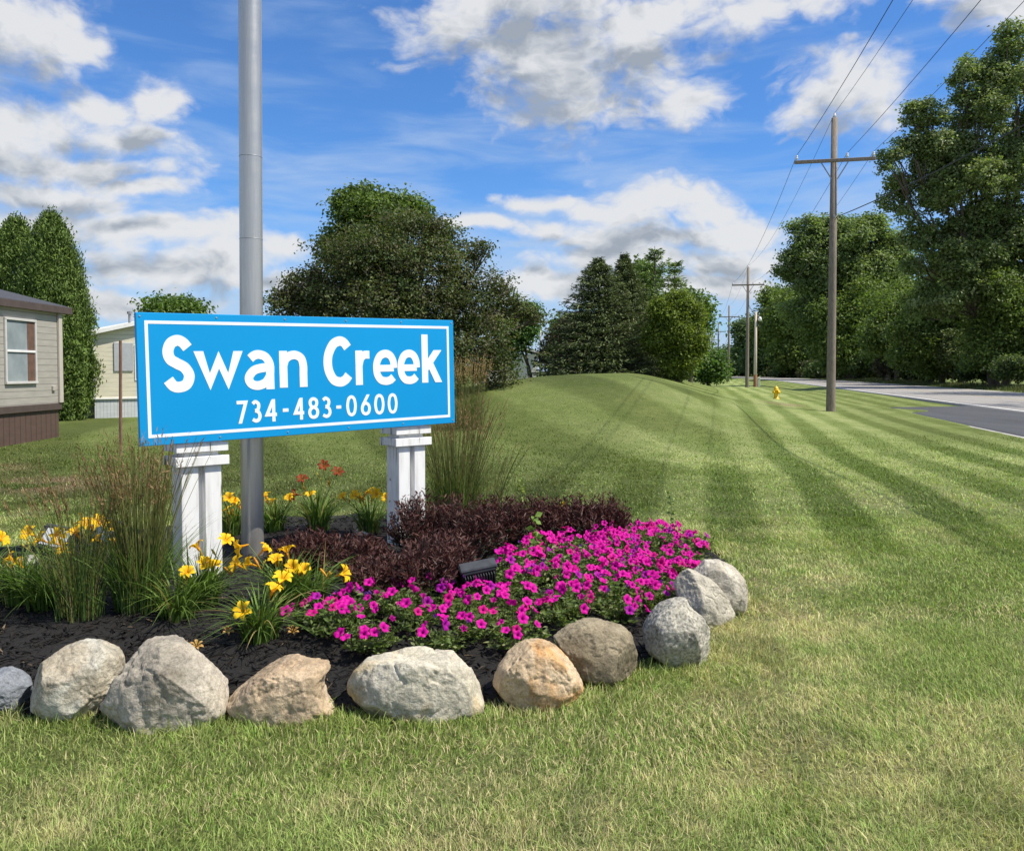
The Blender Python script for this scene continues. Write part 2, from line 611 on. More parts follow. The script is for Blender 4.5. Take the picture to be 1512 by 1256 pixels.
# ------------------------------------------------------------------ grass blades
def make_grass():
    mb = MB()

    def zone(y0, y1, n, w, h, seg):
        # uniform over the trapezoid the camera and its neighbours can see
        y = np.sqrt(RNG.uniform(y0 ** 2, y1 ** 2, n)) if y0 > 0 else RNG.uniform(y0, y1, n)
        x = RNG.uniform(-1, 1, n) * (.74 * y + .7)
        keep = (off(x, y) < 7.45)
        ib = inpoly(x, y, BED); bd = bed_dist(x, y)
        keep &= ~(ib & (bd > .05))
        clump = fbm2(x * 3.1, y * 3.1, 3, 50)
        keep &= RNG.uniform(0, 1, n) < (.45 + 1.1 * clump) * (1 - sst(11, 22, y))
        x, y, bd = x[keep], y[keep], bd[keep]
        n = len(x)
        c = lawn_col(x, y)
        n4 = fbm2(x * 3.1, y * 3.1, 3, 50)
        hh = h * RNG.uniform(.45, 1.25, n) * (.65 + .75 * n4) * np.where(bd < .22, 1.35, 1)
        # single blades differ: dry ones, fresh ones
        u = RNG.uniform(0, 1, n)
        pd = np.clip(.11 + .8 * (fbm2(x * 1.3, y * 1.3, 3, 61) - .5), .03, .65) * (1 - sst(5, 9, y))
        dry = u < pd
        fresh = u > .8
        c = c * RNG.uniform(.5, 1.45, n)[:, None]
        c = np.where(dry[:, None], np.array([.68, .59, .34]) * RNG.uniform(.6, 1.15, n)[:, None], c)
        c = np.where(fresh[:, None], c * np.array([.80, 1.06, .70]), c)
        hh = hh * np.where(RNG.uniform(0, 1, n) < .05, 1.7, 1)
        z = zf(x, y) - .004
        az = RNG.uniform(0, 2 * PI, n)
        # neighbouring blades lie roughly the same way
        fl = fbm2(x * .9, y * .9, 2, 70) * 4 * PI
        az = np.where(RNG.uniform(0, 1, n) < .32, fl + RNG.normal(0, .7, n), az)
        lean = RNG.uniform(.15, 1.05, n)
        blades(mb, np.stack([x, y, z], 1), az, hh, lean, w * RNG.uniform(.6, 1.3, n), c, seg, .8, c * np.array([1.15, 1.1, 1.05]))

    zone(1.5, 3.2, 150000, .0036, .037, 3)
    zone(3.2, 5.2, 170000, .0047, .039, 2)
    zone(5.2, 9.0, 190000, .0082, .040, 2)
    zone(9.0, 22., 230000, .017, .040, 2)
    o = mb.build('grass', M['grass'])
    return tag(o, kind='stuff')


make_grass()


# ------------------------------------------------------------------ mulch
def make_mulch():
    m, nt, b, o_ = newmat('mulch')
    v = coord(nt)
    n = noise(nt, v, 60, 5, .7)
    nt.links.new(ramp(nt, n, [(.35, (.004, .0035, .003)), (.6, (.016, .0135, .011)), (.75, (.045, .037, .03))]), b.inputs['Base Color'])
    b.inputs['Roughness'].default_value = .9
    bump(nt, b, n, 1, .03)
    xs = np.arange(-5.8, 2.2, .05); ys = np.arange(3.4, 9.5, .05)
    X, Y = np.meshgrid(xs, ys, indexing='ij')
    ins = inpoly(X, Y, BED)
    Z = np.where(ins, mulch_z(X, Y), -.03)
    q = []
    nx, ny = X.shape
    ok = ins.copy()
    idx = np.arange(nx * ny).reshape(nx, ny)
    cell = ok[:-1, :-1] | ok[1:, :-1] | ok[1:, 1:] | ok[:-1, 1:]
    q = np.stack([idx[:-1, :-1], idx[1:, :-1], idx[1:, 1:], idx[:-1, 1:]], -1)[cell]
    mb = MB(); mb.add(np.stack([X, Y, Z], -1).reshape(-1, 3), q)
    tag(mb.build('mulch_bed', m, None, True), kind='structure')
    # shredded bark
    n = 42000
    x = RNG.uniform(-5.4, 1.9, n); y = RNG.uniform(3.6, 9.1, n)
    k = inpoly(x, y, BED) & (RNG.uniform(0, 1, n) < np.clip(1.7 - .22 * y, .25, 1))
    x, y = x[k], y[k]; n = len(x)
    z = mulch_z(x, y) + RNG.uniform(.0, .022, n)
    a = RNG.uniform(0, 2 * PI, n); el = RNG.normal(0, .35, n)
    ax = np.stack([np.cos(a) * np.cos(el), np.sin(a) * np.cos(el), np.sin(el)], 1)
    nn = np.stack([RNG.normal(0, .5, n), RNG.normal(0, .5, n), np.ones(n)], 1)
    c = RNG.uniform(.004, .03, n)[:, None] ** 1.05 * np.array([1.0, .86, .74])
    lt = RNG.uniform(0, 1, n) < .05
    c = np.where(lt[:, None], np.array([.20, .15, .10]) * RNG.uniform(.3, 1, n)[:, None], c)
    mb = MB(); leaves(mb, np.stack([x, y, z], 1), nn, ax, RNG.uniform(.03, .10, n), RNG.uniform(.006, .017, n), c, .3)
    mm = leafmat('bark_shred', 0, .9, .15)
    tag(mb.build('bark_mulch', mm), kind='stuff')


make_mulch()

# ------------------------------------------------------------------ road
def strip(name, edges, m, dz, y0, y1, n=80, nx=10, zfun=None, skirt=0.0):
    """a sheet between two edge functions of y"""
    ys = np.concatenate([np.linspace(y0, min(y1, 120), n), np.exp(np.linspace(math.log(125), math.log(max(y1, 126)), 30))]) if y1 > 120 else np.linspace(y0, y1, n)
    t = np.linspace(0, 1, nx)
    a = edges[0](ys); b_ = edges[1](ys)
    X = a[:, None] * (1 - t) + b_[:, None] * t
    Y = np.repeat(ys[:, None], nx, 1)
    Z = (zfun(X, Y) if zfun else np.zeros_like(X)) + dz
    if skirt:
        # the shoulder falls away under the turf on both sides
        X = np.concatenate([X[:, :1] - .12, X, X[:, -1:] + .12], 1); Y = np.concatenate([Y[:, :1], Y, Y[:, -1:]], 1)
        Z = np.concatenate([Z[:, :1] - skirt, Z, Z[:, -1:] - skirt], 1); nx += 2
    i = np.arange(len(ys) - 1)[:, None] * nx; j = np.arange(nx - 1)[None]
    q = np.stack([i + j, i + j + 1, i + j + nx + 1, i + j + nx], -1).reshape(-1, 4)
    mb = MB(); mb.add(np.stack([X, Y, Z], -1).reshape(-1, 3), q)
    return tag(mb.build(name, m, None, True), kind='structure')


def asphalt(name, c0, c1, sc=1.0):
    m, nt, b, o = newmat(name)
    n = noise(nt, coord(nt), 120, 3, .7)
    n2 = noise(nt, coord(nt, (.9, .12, 1)), 1.2 * sc, 5, .65)
    c = ramp(nt, n2, [(.3, c0), (.7, c1)])
    cw = noise(nt, coord(nt, (1, .8, 1)), .9, 6, .65, 1.0)
    cs_ = N(nt, 'Math', operation='SUBTRACT'); nt.links.new(cw, cs_.inputs[0]); cs_.inputs[1].default_value = .5
    ca_ = N(nt, 'Math', operation='ABSOLUTE'); nt.links.new(cs_.outputs[0], ca_.inputs[0])
    c = mix(nt, 1, c, ramp(nt, ca_.outputs[0], [(.0, (.55,) * 3), (.008, (1, 1, 1))]), 'MULTIPLY')
    g = ramp(nt, n, [(.3, (.75,) * 3), (.7, (1.25,) * 3)])
    nt.links.new(mix(nt, 1, c, g, 'MULTIPLY'), b.inputs['Base Color'])
    b.inputs['Roughness'].default_value = .85
    bump(nt, b, n, .4, .01)
    return m


M['road'] = asphalt('road_asphalt', (.25, .235, .215), (.33, .31, .285))
M['lane'] = asphalt('lane_asphalt', (.042, .043, .047), (.072, .074, .079))
M['paint'] = asphalt('road_paint', (.62, .62, .60), (.80, .80, .78))
M['concrete'] = asphalt('kerb_concrete', (.34, .325, .29), (.48, .46, .41))
strip('road', (lambda y: road_x(y) + 12.25, lambda y: road_x(y) + 23.6), M['road'], 0.004, 2, 380, skirt=.5)


def lane_near(y):
    # the turning lane narrows to nothing at its far end
    return road_x(y) + 7.55 + .5 * sst(28, 36, y) + 3.9 * sst(36.3, 38.2, y) + .10 * (fbm2(np.asarray(y) * 1.3, 0 * np.asarray(y), 3, 4) - .5)


strip('turning_lane', (lane_near, lambda y: road_x(y) + 12.25 + 0 * y), M['lane'], .002, 2, 38.2, 200, skirt=.4)
strip('edge_line', (lambda y: road_x(y) + 12.62, lambda y: road_x(y) + 12.80), M['paint'], .009, 2, 380)
strip('far_edge_line', (lambda y: road_x(y) + 22.7, lambda y: road_x(y) + 22.85), M['paint'], .009, 2, 380)
strip('lane_edge_line', (lambda y: road_x(y) + 7.56, lambda y: road_x(y) + 7.69), M['concrete'], .012, 2, 35.5)
strip('centre_line', (lambda y: road_x(y) + 17.5, lambda y: road_x(y) + 17.62), asphalt('road_paint_yellow', (.45, .33, .10), (.55, .42, .14)), .009, 2, 380)

# ------------------------------------------------------------------ sign
def vline(pt, pb, H=.91):
    """distance of a vertical edge of known height seen between two pixels"""
    a, b = ray(*pt), ray(*pb)
    Y = H / (a[2] / a[1] - b[2] / b[1])
    return at(*pt, Y), at(*pb, Y)


SH = .91
TL, BL = vline((203, 461), (208.5, 659.5)); TR, BR = vline((671, 473), (672.5, 624))
BL = (BL + TL - np.array([0, 0, SH])) / 2; BR = (BR + TR - np.array([0, 0, SH])) / 2
es = BR - BL; SW = np.linalg.norm(es); es /= SW
fl = np.array([es[0], es[1], 0]); fl /= np.linalg.norm(fl)
en = np.array([fl[1], -fl[0], 0]); en /= np.linalg.norm(en)      # towards the viewer
et = np.cross(es, en); et = et if et[2] > 0 else -et
RS = np.stack([es, -en, et], 1)                                  # columns: local x, y, z
ANG = math.atan2(fl[1], fl[0])


def sign_uv(px, py, o=0.0):
    d = ray(px, py); p0 = BL + en * o - np.array([0, 0, CH])
    k = p0.dot(en) / d.dot(en)
    q = d * k - p0
    return q.dot(es), q.dot(et)


sign = empty('community_sign', (0, 0, 0), 'large blue sign board with white lettering on two white wooden posts', 'sign')
org = (BL + BR) / 2; org[2] = 0.03
sign.location = org; sign.rotation_euler = (0, 0, ANG)
RZ = np.stack([fl, -en, [0, 0, 1]], 1)


def sloc(p):
    """world points to the sign's own frame"""
    return (np.asarray(p) - org) @ RZ


mb = MB()
TH = .035
box(mb, BL + es * SW / 2 + et * SH / 2 - en * TH / 2, (SW, TH, SH), RS, .003)
mb.V = [sloc(v) for v in mb.V]
panel = mb.build('panel', M['blue'], sign)


def splane(uv, o):
    uv = np.asarray(uv, float)
    return sloc(BL + uv[:, :1] * es + uv[:, 1:2] * et + o * en)


def stroke(mb, pts, w, h, closed=False, z0=.0, cutstart=None, cutend=None, clampt=None):
    """a flat raised stroke along a polyline, mitred; pts in sign (s,t) metres"""
    P = np.asarray(pts, float)
    if closed:
        d0 = P - np.roll(P, 1, 0); d1 = np.roll(P, -1, 0) - P
    else:
        d = np.diff(P, axis=0); d0 = np.vstack([d[:1], d]); d1 = np.vstack([d, d[-1:]])
    d0 = nrm(d0); d1 = nrm(d1)
    n0 = np.stack([-d0[:, 1], d0[:, 0]], 1); n1 = np.stack([-d1[:, 1], d1[:, 0]], 1)
    mi = nrm(n0 + n1); cs = np.clip((mi * n0).sum(1), .35, 1)
    wv = np.broadcast_to(np.asarray(w, float), (len(P),))
    offv = mi * (wv / 2 / cs)[:, None]
    L, R = P + offv, P - offv
    if clampt is not None:
        for A in (L, R): A[1:-1, 1] = np.clip(A[1:-1, 1], clampt[0], clampt[1])
    if cutstart is not None:      # cut the end on a horizontal or given line
        ds = d1[0]
        for A in (L, R): A[0] = A[0] + ds * ((cutstart - A[0][1]) / ds[1])
    if cutend is not None:
        ds = d0[-1]
        for A in (L, R): A[-1] = A[-1] + ds * ((cutend - A[-1][1]) / ds[1])
    n = len(P)
    v = np.concatenate([splane(L, h), splane(R, h), splane(L, z0), splane(R, z0)])
    q = []
    for k in range(n if closed else n - 1):
        k2 = (k + 1) % n
        q += [[k, k2, n + k2, n + k], [2 * n + k, k, k2, 2 * n + k2][::1], [n + k, n + k2, 3 * n + k2, 3 * n + k]]
    if not closed: q += [[0, n, 3 * n, 2 * n], [n - 1, 2 * n - 1, 4 * n - 1, 3 * n - 1]]
    mb.add(v, q)


def spl(P, n=8, closed=False):
    P = np.asarray(P, float); m = len(P); out = []
    for i in range(m if closed else m - 1):
        if closed: p0, p1, p2, p3 = P[i - 1], P[i], P[(i + 1) % m], P[(i + 2) % m]
        else: p0, p1, p2, p3 = P[max(i - 1, 0)], P[i], P[i + 1], P[min(i + 2, m - 1)]
        for k in range(n):
            t = k / n
            out.append(.5 * (2 * p1 + (p2 - p0) * t + (2 * p0 - 5 * p1 + 4 * p2 - p3) * t * t + (3 * p1 - p0 - 3 * p2 + p3) * t ** 3))
    if not closed: out.append(P[-1])
    return np.array(out)


ELL = lambda n=40: np.array([(.5 + .5 * math.cos(a), .5 + .5 * math.sin(a)) for a in np.arange(n) / n * 2 * PI])
# strokes in the unit box of the centre line: (points, is_curve, closed)
GLY = {
    'S': [([(.93, .84), (.72, .955), (.46, 1.0), (.17, .93), (.04, .76), (.14, .60), (.42, .51), (.78, .41), (.97, .24), (.84, .06), (.52, 0), (.24, .03), (.02, .16)], 1, 0)],
    'w': [([(-.04, 1.2), (.255, -.04), (.5, 1.02), (.745, -.04), (1.04, 1.2)], 0, 0)],
    'a': [([(.10, .87), (.28, .97), (.52, 1.0), (.82, .91), (1, .66), (1, .3), (1, -.12)], 1, 0), ([(1, .58), (.62, .56), (.25, .48), (.02, .26), (.12, .06), (.42, -.01), (.78, .08), (1, .30)], 1, 0)],
    'n': [([(0, -.12), (0, 1.12)], 0, 0), ([(.0, .62), (.10, .84), (.32, .97), (.62, 1.0), (.90, .88), (1, .62), (1, .3), (1, -.12)], 1, 0)],
    'C': [([(.97, .84), (.80, .96), (.58, 1.0), (.28, .92), (.06, .70), (0, .48), (.06, .26), (.27, .06), (.58, 0), (.83, .05), (1, .16)], 1, 0)],
    'r': [([(0, -.12), (0, 1.12)], 0, 0), ([(.0, .58), (.16, .84), (.5, .98), (1.0, .99)], 1, 0)],
    'e': [([(.04, .47), (1.0, .47)], 0, 0), ([(1.0, .47), (.97, .72), (.80, .93), (.52, 1), (.22, .92), (.04, .70), (0, .48), (.05, .24), (.25, .05), (.55, 0), (.80, .04), (.97, .14)], 1, 0)],
    'k': [([(0, -.08), (0, 1.08)], 0, 0), ([(.02, .27), (.90, .74)], 0, 0), ([(.32, .40), (.94, -.10)], 0, 0)],
    '7': [([(0, 1), (1, 1), (.34, -.08)], 0, 0)],
    '3': [([(.03, .90), (.40, 1), (.80, .90), (.86, .74), (.70, .58), (.36, .53)], 1, 0), ([(.36, .53), (.80, .46), (1, .26), (.84, .07), (.45, 0), (.0, .09)], 1, 0)],
    '4': [([(.74, -.08), (.74, 1.0)], 0, 0), ([(.66, 1.02), (.03, .28), (1.06, .28)], 0, 0)],
    '8': [([(.5, 1), (.83, .93), (.92, .77), (.78, .60), (.5, .54), (.22, .60), (.08, .77), (.17, .93)], 1, 1), ([(.5, .54), (.86, .45), (1, .27), (.86, .07), (.5, 0), (.14, .07), (0, .27), (.14, .45)], 1, 1)],
    '0': [([(.5, 1), (.84, .90), (.99, .62), (.99, .38), (.84, .10), (.5, 0), (.16, .10), (.01, .38), (.01, .62), (.16, .90)], 1, 1)],
    '6': [([(.82, 1.06), (.40, .72), (.12, .50), (.0, .30)], 1, 0), ([(.5, .60), (.86, .51), (1, .30), (.86, .08), (.5, 0), (.14, .08), (0, .30), (.14, .51)], 1, 1)],
    '-': [([(-.1, .5), (1.1, .5)], 0, 0)],
}


def glyph(mb, ch, s0, s1, t0, t1, w, zi=.0016):
    k = 0
    a0, a1, b0, b1 = s0 + w / 2, s1 - w / 2, t0 + w / 2, t1 - w / 2
    if ch == 'k': b0, b1 = t0 + .05 * (t1 - t0), t1 - .07 * (t1 - t0)
    for pts, cv, cl in GLY[ch]:
        P = np.array([(a0 + x * (a1 - a0), b0 + y * (b1 - b0)) for x, y in pts])
        if cv: P = spl(P, 7, bool(cl))
        kw = {}
        if not cl:
            if ch in 'nark' and abs(P[0][0] - P[1][0]) < 1e-6 and P[0][1] < b0 + .02: kw['cutstart'] = t0
            if ch in 'nark' and abs(P[-1][0] - P[-2][0]) < 1e-6: kw['cutend'] = t1 if P[-1][1] > P[0][1] else t0
            if ch == 'w': kw = dict(cutstart=t1, cutend=t1, clampt=(t0, t1))
            if ch == 'k' and k == 1: kw['cutend'] = t0 + .675 * (t1 - t0)
            if ch == 'k' and k == 2: kw['cutend'] = t0
            if ch == '7': kw['cutend'] = t0
            if ch == '4' and k == 0: kw = dict(cutstart=t0, cutend=t1)
            if ch == '6' and k == 0: kw['cutstart'] = t1
        stroke(mb, P, w * (.86 if ch == 'e' and k == 0 else 1), zi + .0007 * k, bool(cl), **kw)
        k += 1


# boxes measured on an enlargement of the board: left, right, top, bottom (crop pixels)
CR = lambda x, y: (180 + x / 2.908, 430 + y / 2.908)


def gbox(l, r, t, b):
    s0 = sign_uv(*CR(l, (t + b) / 2))[0]; s1 = sign_uv(*CR(r, (t + b) / 2))[0]
    t1 = sign_uv(*CR((l + r) / 2, t))[1]; t0 = sign_uv(*CR((l + r) / 2, b))[1]
    return s0, s1, t0, t1


big = [('S', 171, 313, 187, 433), ('w', 315, 515, 259, 424), ('a', 524, 653, 255, 416), ('n', 676, 795, 254, 412), ('C', 865, 990, 194, 408),
       ('r', 1003, 1078, 254, 402), ('e', 1078, 1181, 251, 399), ('e', 1183, 1279, 249, 396), ('k', 1287, 1378, 186, 390)]
small = [('7', 486, 540, 470, 568), ('3', 554, 599, 467, 566), ('4', 614, 669, 463, 558), ('-', 686, 720, 507, 526), ('4', 736, 786, 458, 550), ('8', 799, 846, 454, 547),
         ('3', 857, 899, 450, 543), ('-', 916, 946, 493, 511), ('0', 963, 1008, 446, 537), ('6', 1025, 1068, 443, 533), ('0', 1083, 1127, 441, 529), ('0', 1141, 1183, 438, 525)]
gb = [(g[0], *gbox(*g[1:])) for g in big]
base = np.mean([b[3] for b in gb if b[0] in 'wnrk']); xh = np.mean([b[4] for b in gb if b[0] in 'wnr']); cap = np.mean([b[4] for b in gb if b[0] in 'SC'])
mb = MB()
for ch, s0, s1, t0, t1 in gb:
    ov = .008 if ch in 'SCeao' else 0
    top = cap if ch in 'SC' else xh + (.006 if ch in 'ea' else 0)
    if ch == 'k': top = t1
    glyph(mb, ch, s0, s1, base - ov, top, .075 if ch in 'SC' else (.067 if ch == 'w' else .065))
tx = mb.build('lettering', M['vinyl'], panel)
gs = [(g[0], *gbox(*g[1:])) for g in small]
sb = np.polyfit([b[1] for b in gs if b[0] != '-'], [b[3] for b in gs if b[0] != '-'], 1); stp = np.polyfit([b[1] for b in gs if b[0] != '-'], [b[4] for b in gs if b[0] != '-'], 1)
mb = MB()
for ch, s0, s1, t0, t1 in gs:
    lo, hi = np.polyval(sb, s0), np.polyval(stp, s0)
    if ch == '-':
        md = (lo + hi) / 2 - .004; lo, hi = md - .012, md + .012
    glyph(mb, ch, s0, s1, lo, hi, .0255)
mb.build('phone_number', M['vinyl'], panel)
# border line: four pieces butted end to end
mb = MB(); b0, bw = .054, .022
for s0, s1, t0, t1 in ((b0, SW - b0, b0, b0 + bw), (b0, SW - b0, SH - b0 - bw, SH - b0), (b0, b0 + bw, b0 + bw, SH - b0 - bw), (SW - b0 - bw, SW - b0, b0 + bw, SH - b0 - bw)):
    c = splane([[(s0 + s1) / 2, (t0 + t1) / 2]], .0008)[0]
    box(mb, c, (s1 - s0, .0016, t1 - t0), np.stack([RZ.T @ es, RZ.T @ -en, RZ.T @ et], 1))
mb.build('border', M['vinyl'], panel)
for s in np.linspace(.025, SW - .025, 6):
    for t in (.026, SH - .026):
        mb = MB(); c = splane([[s, t]], .002)[0]
        lathe(mb, [(0, .003), (.005, .002), (.007, -.001)], c, 8, np.stack([RZ.T @ es, RZ.T @ et, RZ.T @ en], 1))
        mb.build('screw', M['steelgrey'], panel)

# posts: each two thick uprights side by side under a double collar of boards
for nm, (lx, rx), capx, topz_px in (('post', (270.5, 330), None, 652), ('post', (590.5, 629.7), None, 628)):
    o_ = -.05
    s0 = sign_uv(lx, 760, o_)[0]; s1 = sign_uv(rx, 760, o_)[0]
    if lx > 500: s0, s1 = sign_uv(lx, 720, o_)[0], sign_uv(rx, 720, o_)[0]
    w = .285; mid = (s0 + s1) / 2; w = min(.33, max(.26, s1 - s0))
    topz = (BL + es * mid)[2] - .004
    cen = BL + es * mid - en * (.05 + .095); cen[2] = 0
    c0 = sloc(cen); c0[2] = 0
    ztop = topz - org[2]
    post = empty('post', tuple(c0)); post.parent = sign
    uw = (w - .045) / 2
    for sg in (-1, 1):
        mb = MB(); box(mb, (sg * (w / 2 - uw / 2), 0, (ztop - .17) / 2 - .04), (uw, .19, ztop - .17 + .08), None, .004)
        mb.build('upright', M['paintwood'], post)
    mb = MB()
    box(mb, (0, .01, (ztop - .17) / 2), (.05, .10, ztop - .18), None, .002)
    mb.build('spacer', M['paintwood'], post)
    for zc, ex, hh in ((ztop - .135, .028, .068), (ztop - .036, .022, .066)):
        mb = MB()
        for sg in (-1, 1): box(mb, (0, sg * (.095 + .012 + ex * .3), zc), (w + 2 * ex + .04, .022, hh), None, .003)
        for sg in (-1, 1): box(mb, (sg * (w / 2 + .012 + ex * .3), 0, zc), (.022, .19 + 2 * ex * .3, hh - .004), None, .003)
        mb.build('collar', M['paintwood'], post)
    mb = MB(); box(mb, (0, 0, ztop - .09), (w - .03, .16, .17), None, .002); mb.build('post_core', M['paintwood'], post)

# ------------------------------------------------------------------ flagpole
fp = at(373, 838, 6.65)
pole_r = 16.4 / F * 6.65 * 1.0
fpo = empty('flagpole', (fp[0], fp[1], .03), 'tall brushed aluminium pole rising behind the blue sign', 'flagpole')
fpo.rotation_euler = (0, .0062, 0)
mb = MB(); lathe(mb, [(pole_r * 1.0, -.1), (pole_r, 1.2), (pole_r * .998, 2.9), (pole_r * .985, 5.0), (pole_r * .6, 9.5), (0, 9.5)], (0, 0, 0), 48)
mb.build('shaft', M['alu'], fpo, True)
mb = MB(); lathe(mb, [(0, 9.45), (.05, 9.47), (.09, 9.55), (.1, 9.62), (.08, 9.71), (.03, 9.76), (0, 9.765)], (0, 0, 0), 20); mb.build('finial', M['alu'], fpo, True)
for zz_ in (2.62, 3.27):
    mb = MB(); lathe(mb, [(pole_r * .99, zz_), (pole_r + .0012, zz_ + .001), (pole_r + .0012, zz_ + .005), (pole_r * .99, zz_ + .006)], (0, 0, 0), 40)
    mb.build('seam_ring', M['steelgrey'], fpo, True)

# ------------------------------------------------------------------ boulders
ROCKS = [
    ('dark slate-blue angular boulder cut off by the left edge of the photo', [(-34, 1002), (0, 992), (14, 991), (26, 1002), (43, 1013), (34, 1033), (33, 1047), (14, 1051), (-10, 1056), (-40, 1045), (-48, 1020)],
     .8, ((.15, .17, .19), (.27, .29, .31), None)),
    ('pale rounded boulder with a jagged right side beside the slate boulder', [(53, 1006), (58, 985), (79, 960), (113, 950), (144, 949), (170, 958), (177, 972), (177, 992), (172, 1023), (151, 1047), (134, 1056), (86, 1061), (62, 1058), (53, 1030)],
     .75, ((.34, .28, .21), (.50, .47, .41), (.52, .52, .49))),
    ('tallest grey granite boulder with a rounded peak below the left sign post', [(153, 1037), (179, 1003), (196, 972), (213, 948), (241, 940), (268, 946), (299, 968), (320, 992), (327, 1016), (335, 1051), (320, 1068), (241, 1076), (193, 1075), (162, 1058)],
     .72, ((.28, .255, .225), (.47, .43, .385), None)),
    ('low pinkish wedge-shaped boulder with a broken right edge', [(337, 1033), (347, 1020), (378, 999), (413, 984), (461, 977), (481, 977), (488, 987), (476, 999), (476, 1023), (485, 1039), (500, 1052), (495, 1066), (447, 1066), (378, 1058), (344, 1058)],
     .6, ((.38, .28, .19), (.58, .47, .36), None)),
    ('wide flat-topped pale grey boulder with an ochre stain', [(514, 1006), (521, 991), (539, 976), (571, 972), (626, 971), (661, 966), (684, 972), (695, 985), (705, 1011), (715, 1035), (715, 1049), (673, 1054), (615, 1062), (565, 1061), (536, 1049), (517, 1032)],
     .55, ((.40, .37, .31), (.56, .53, .47), (.50, .37, .19))),
    ('orange-tan domed boulder with rusty streaks', [(728, 1008), (737, 985), (754, 965), (778, 947), (804, 949), (824, 960), (842, 979), (856, 1000), (862, 1017), (847, 1030), (818, 1038), (783, 1046), (760, 1039), (743, 1026)],
     .75, ((.44, .33, .22), (.58, .47, .35), (.56, .29, .10))),
    ('brownish grey squared boulder right of the orange-tan one', [(815, 938), (835, 926), (863, 921), (895, 924), (921, 926), (934, 937), (938, 958), (942, 987), (938, 998), (901, 1001), (878, 1011), (855, 998), (843, 975), (826, 955)],
     .7, ((.21, .175, .125), (.34, .295, .22), None)),
    ('speckled black and white granite boulder with a pointed top', [(948, 929), (955, 918), (975, 898), (1001, 881), (1014, 883), (1021, 901), (1038, 912), (1048, 926), (1048, 958), (1044, 978), (1015, 984), (987, 987), (967, 975), (952, 955)],
     .85, ((.26, .25, .225), (.48, .46, .42), None)),
    ('smooth grey boulder leaning between the speckled one and the rightmost', [(995, 863), (1001, 852), (1015, 840), (1030, 843), (1053, 861), (1073, 881), (1086, 906), (1083, 926), (1053, 932), (1025, 925), (1005, 900)],
     .7, ((.33, .31, .27), (.50, .47, .42), None)),
    ('rightmost rounded grey boulder at the end of the petunias', [(1020, 850), (1041, 826), (1064, 828), (1084, 836), (1099, 855), (1101, 878), (1099, 898), (1087, 918), (1070, 926), (1040, 915), (1020, 885)],
     .8, ((.40, .37, .33), (.56, .53, .48), None)),
    ('small grey edging rock half hidden at the back left of the bed', [(8, 838), (20, 827), (40, 824), (58, 830), (66, 843), (50, 852), (20, 852)],
     .7, ((.22, .22, .21), (.34, .33, .31), None)),
    ('flat pale edging rock at the back of the bed by the right post', [(500, 800), (515, 791), (540, 785), (560, 788), (572, 800), (560, 808), (515, 808)],
     .7, ((.33, .31, .27), (.48, .45, .40), None)),
]


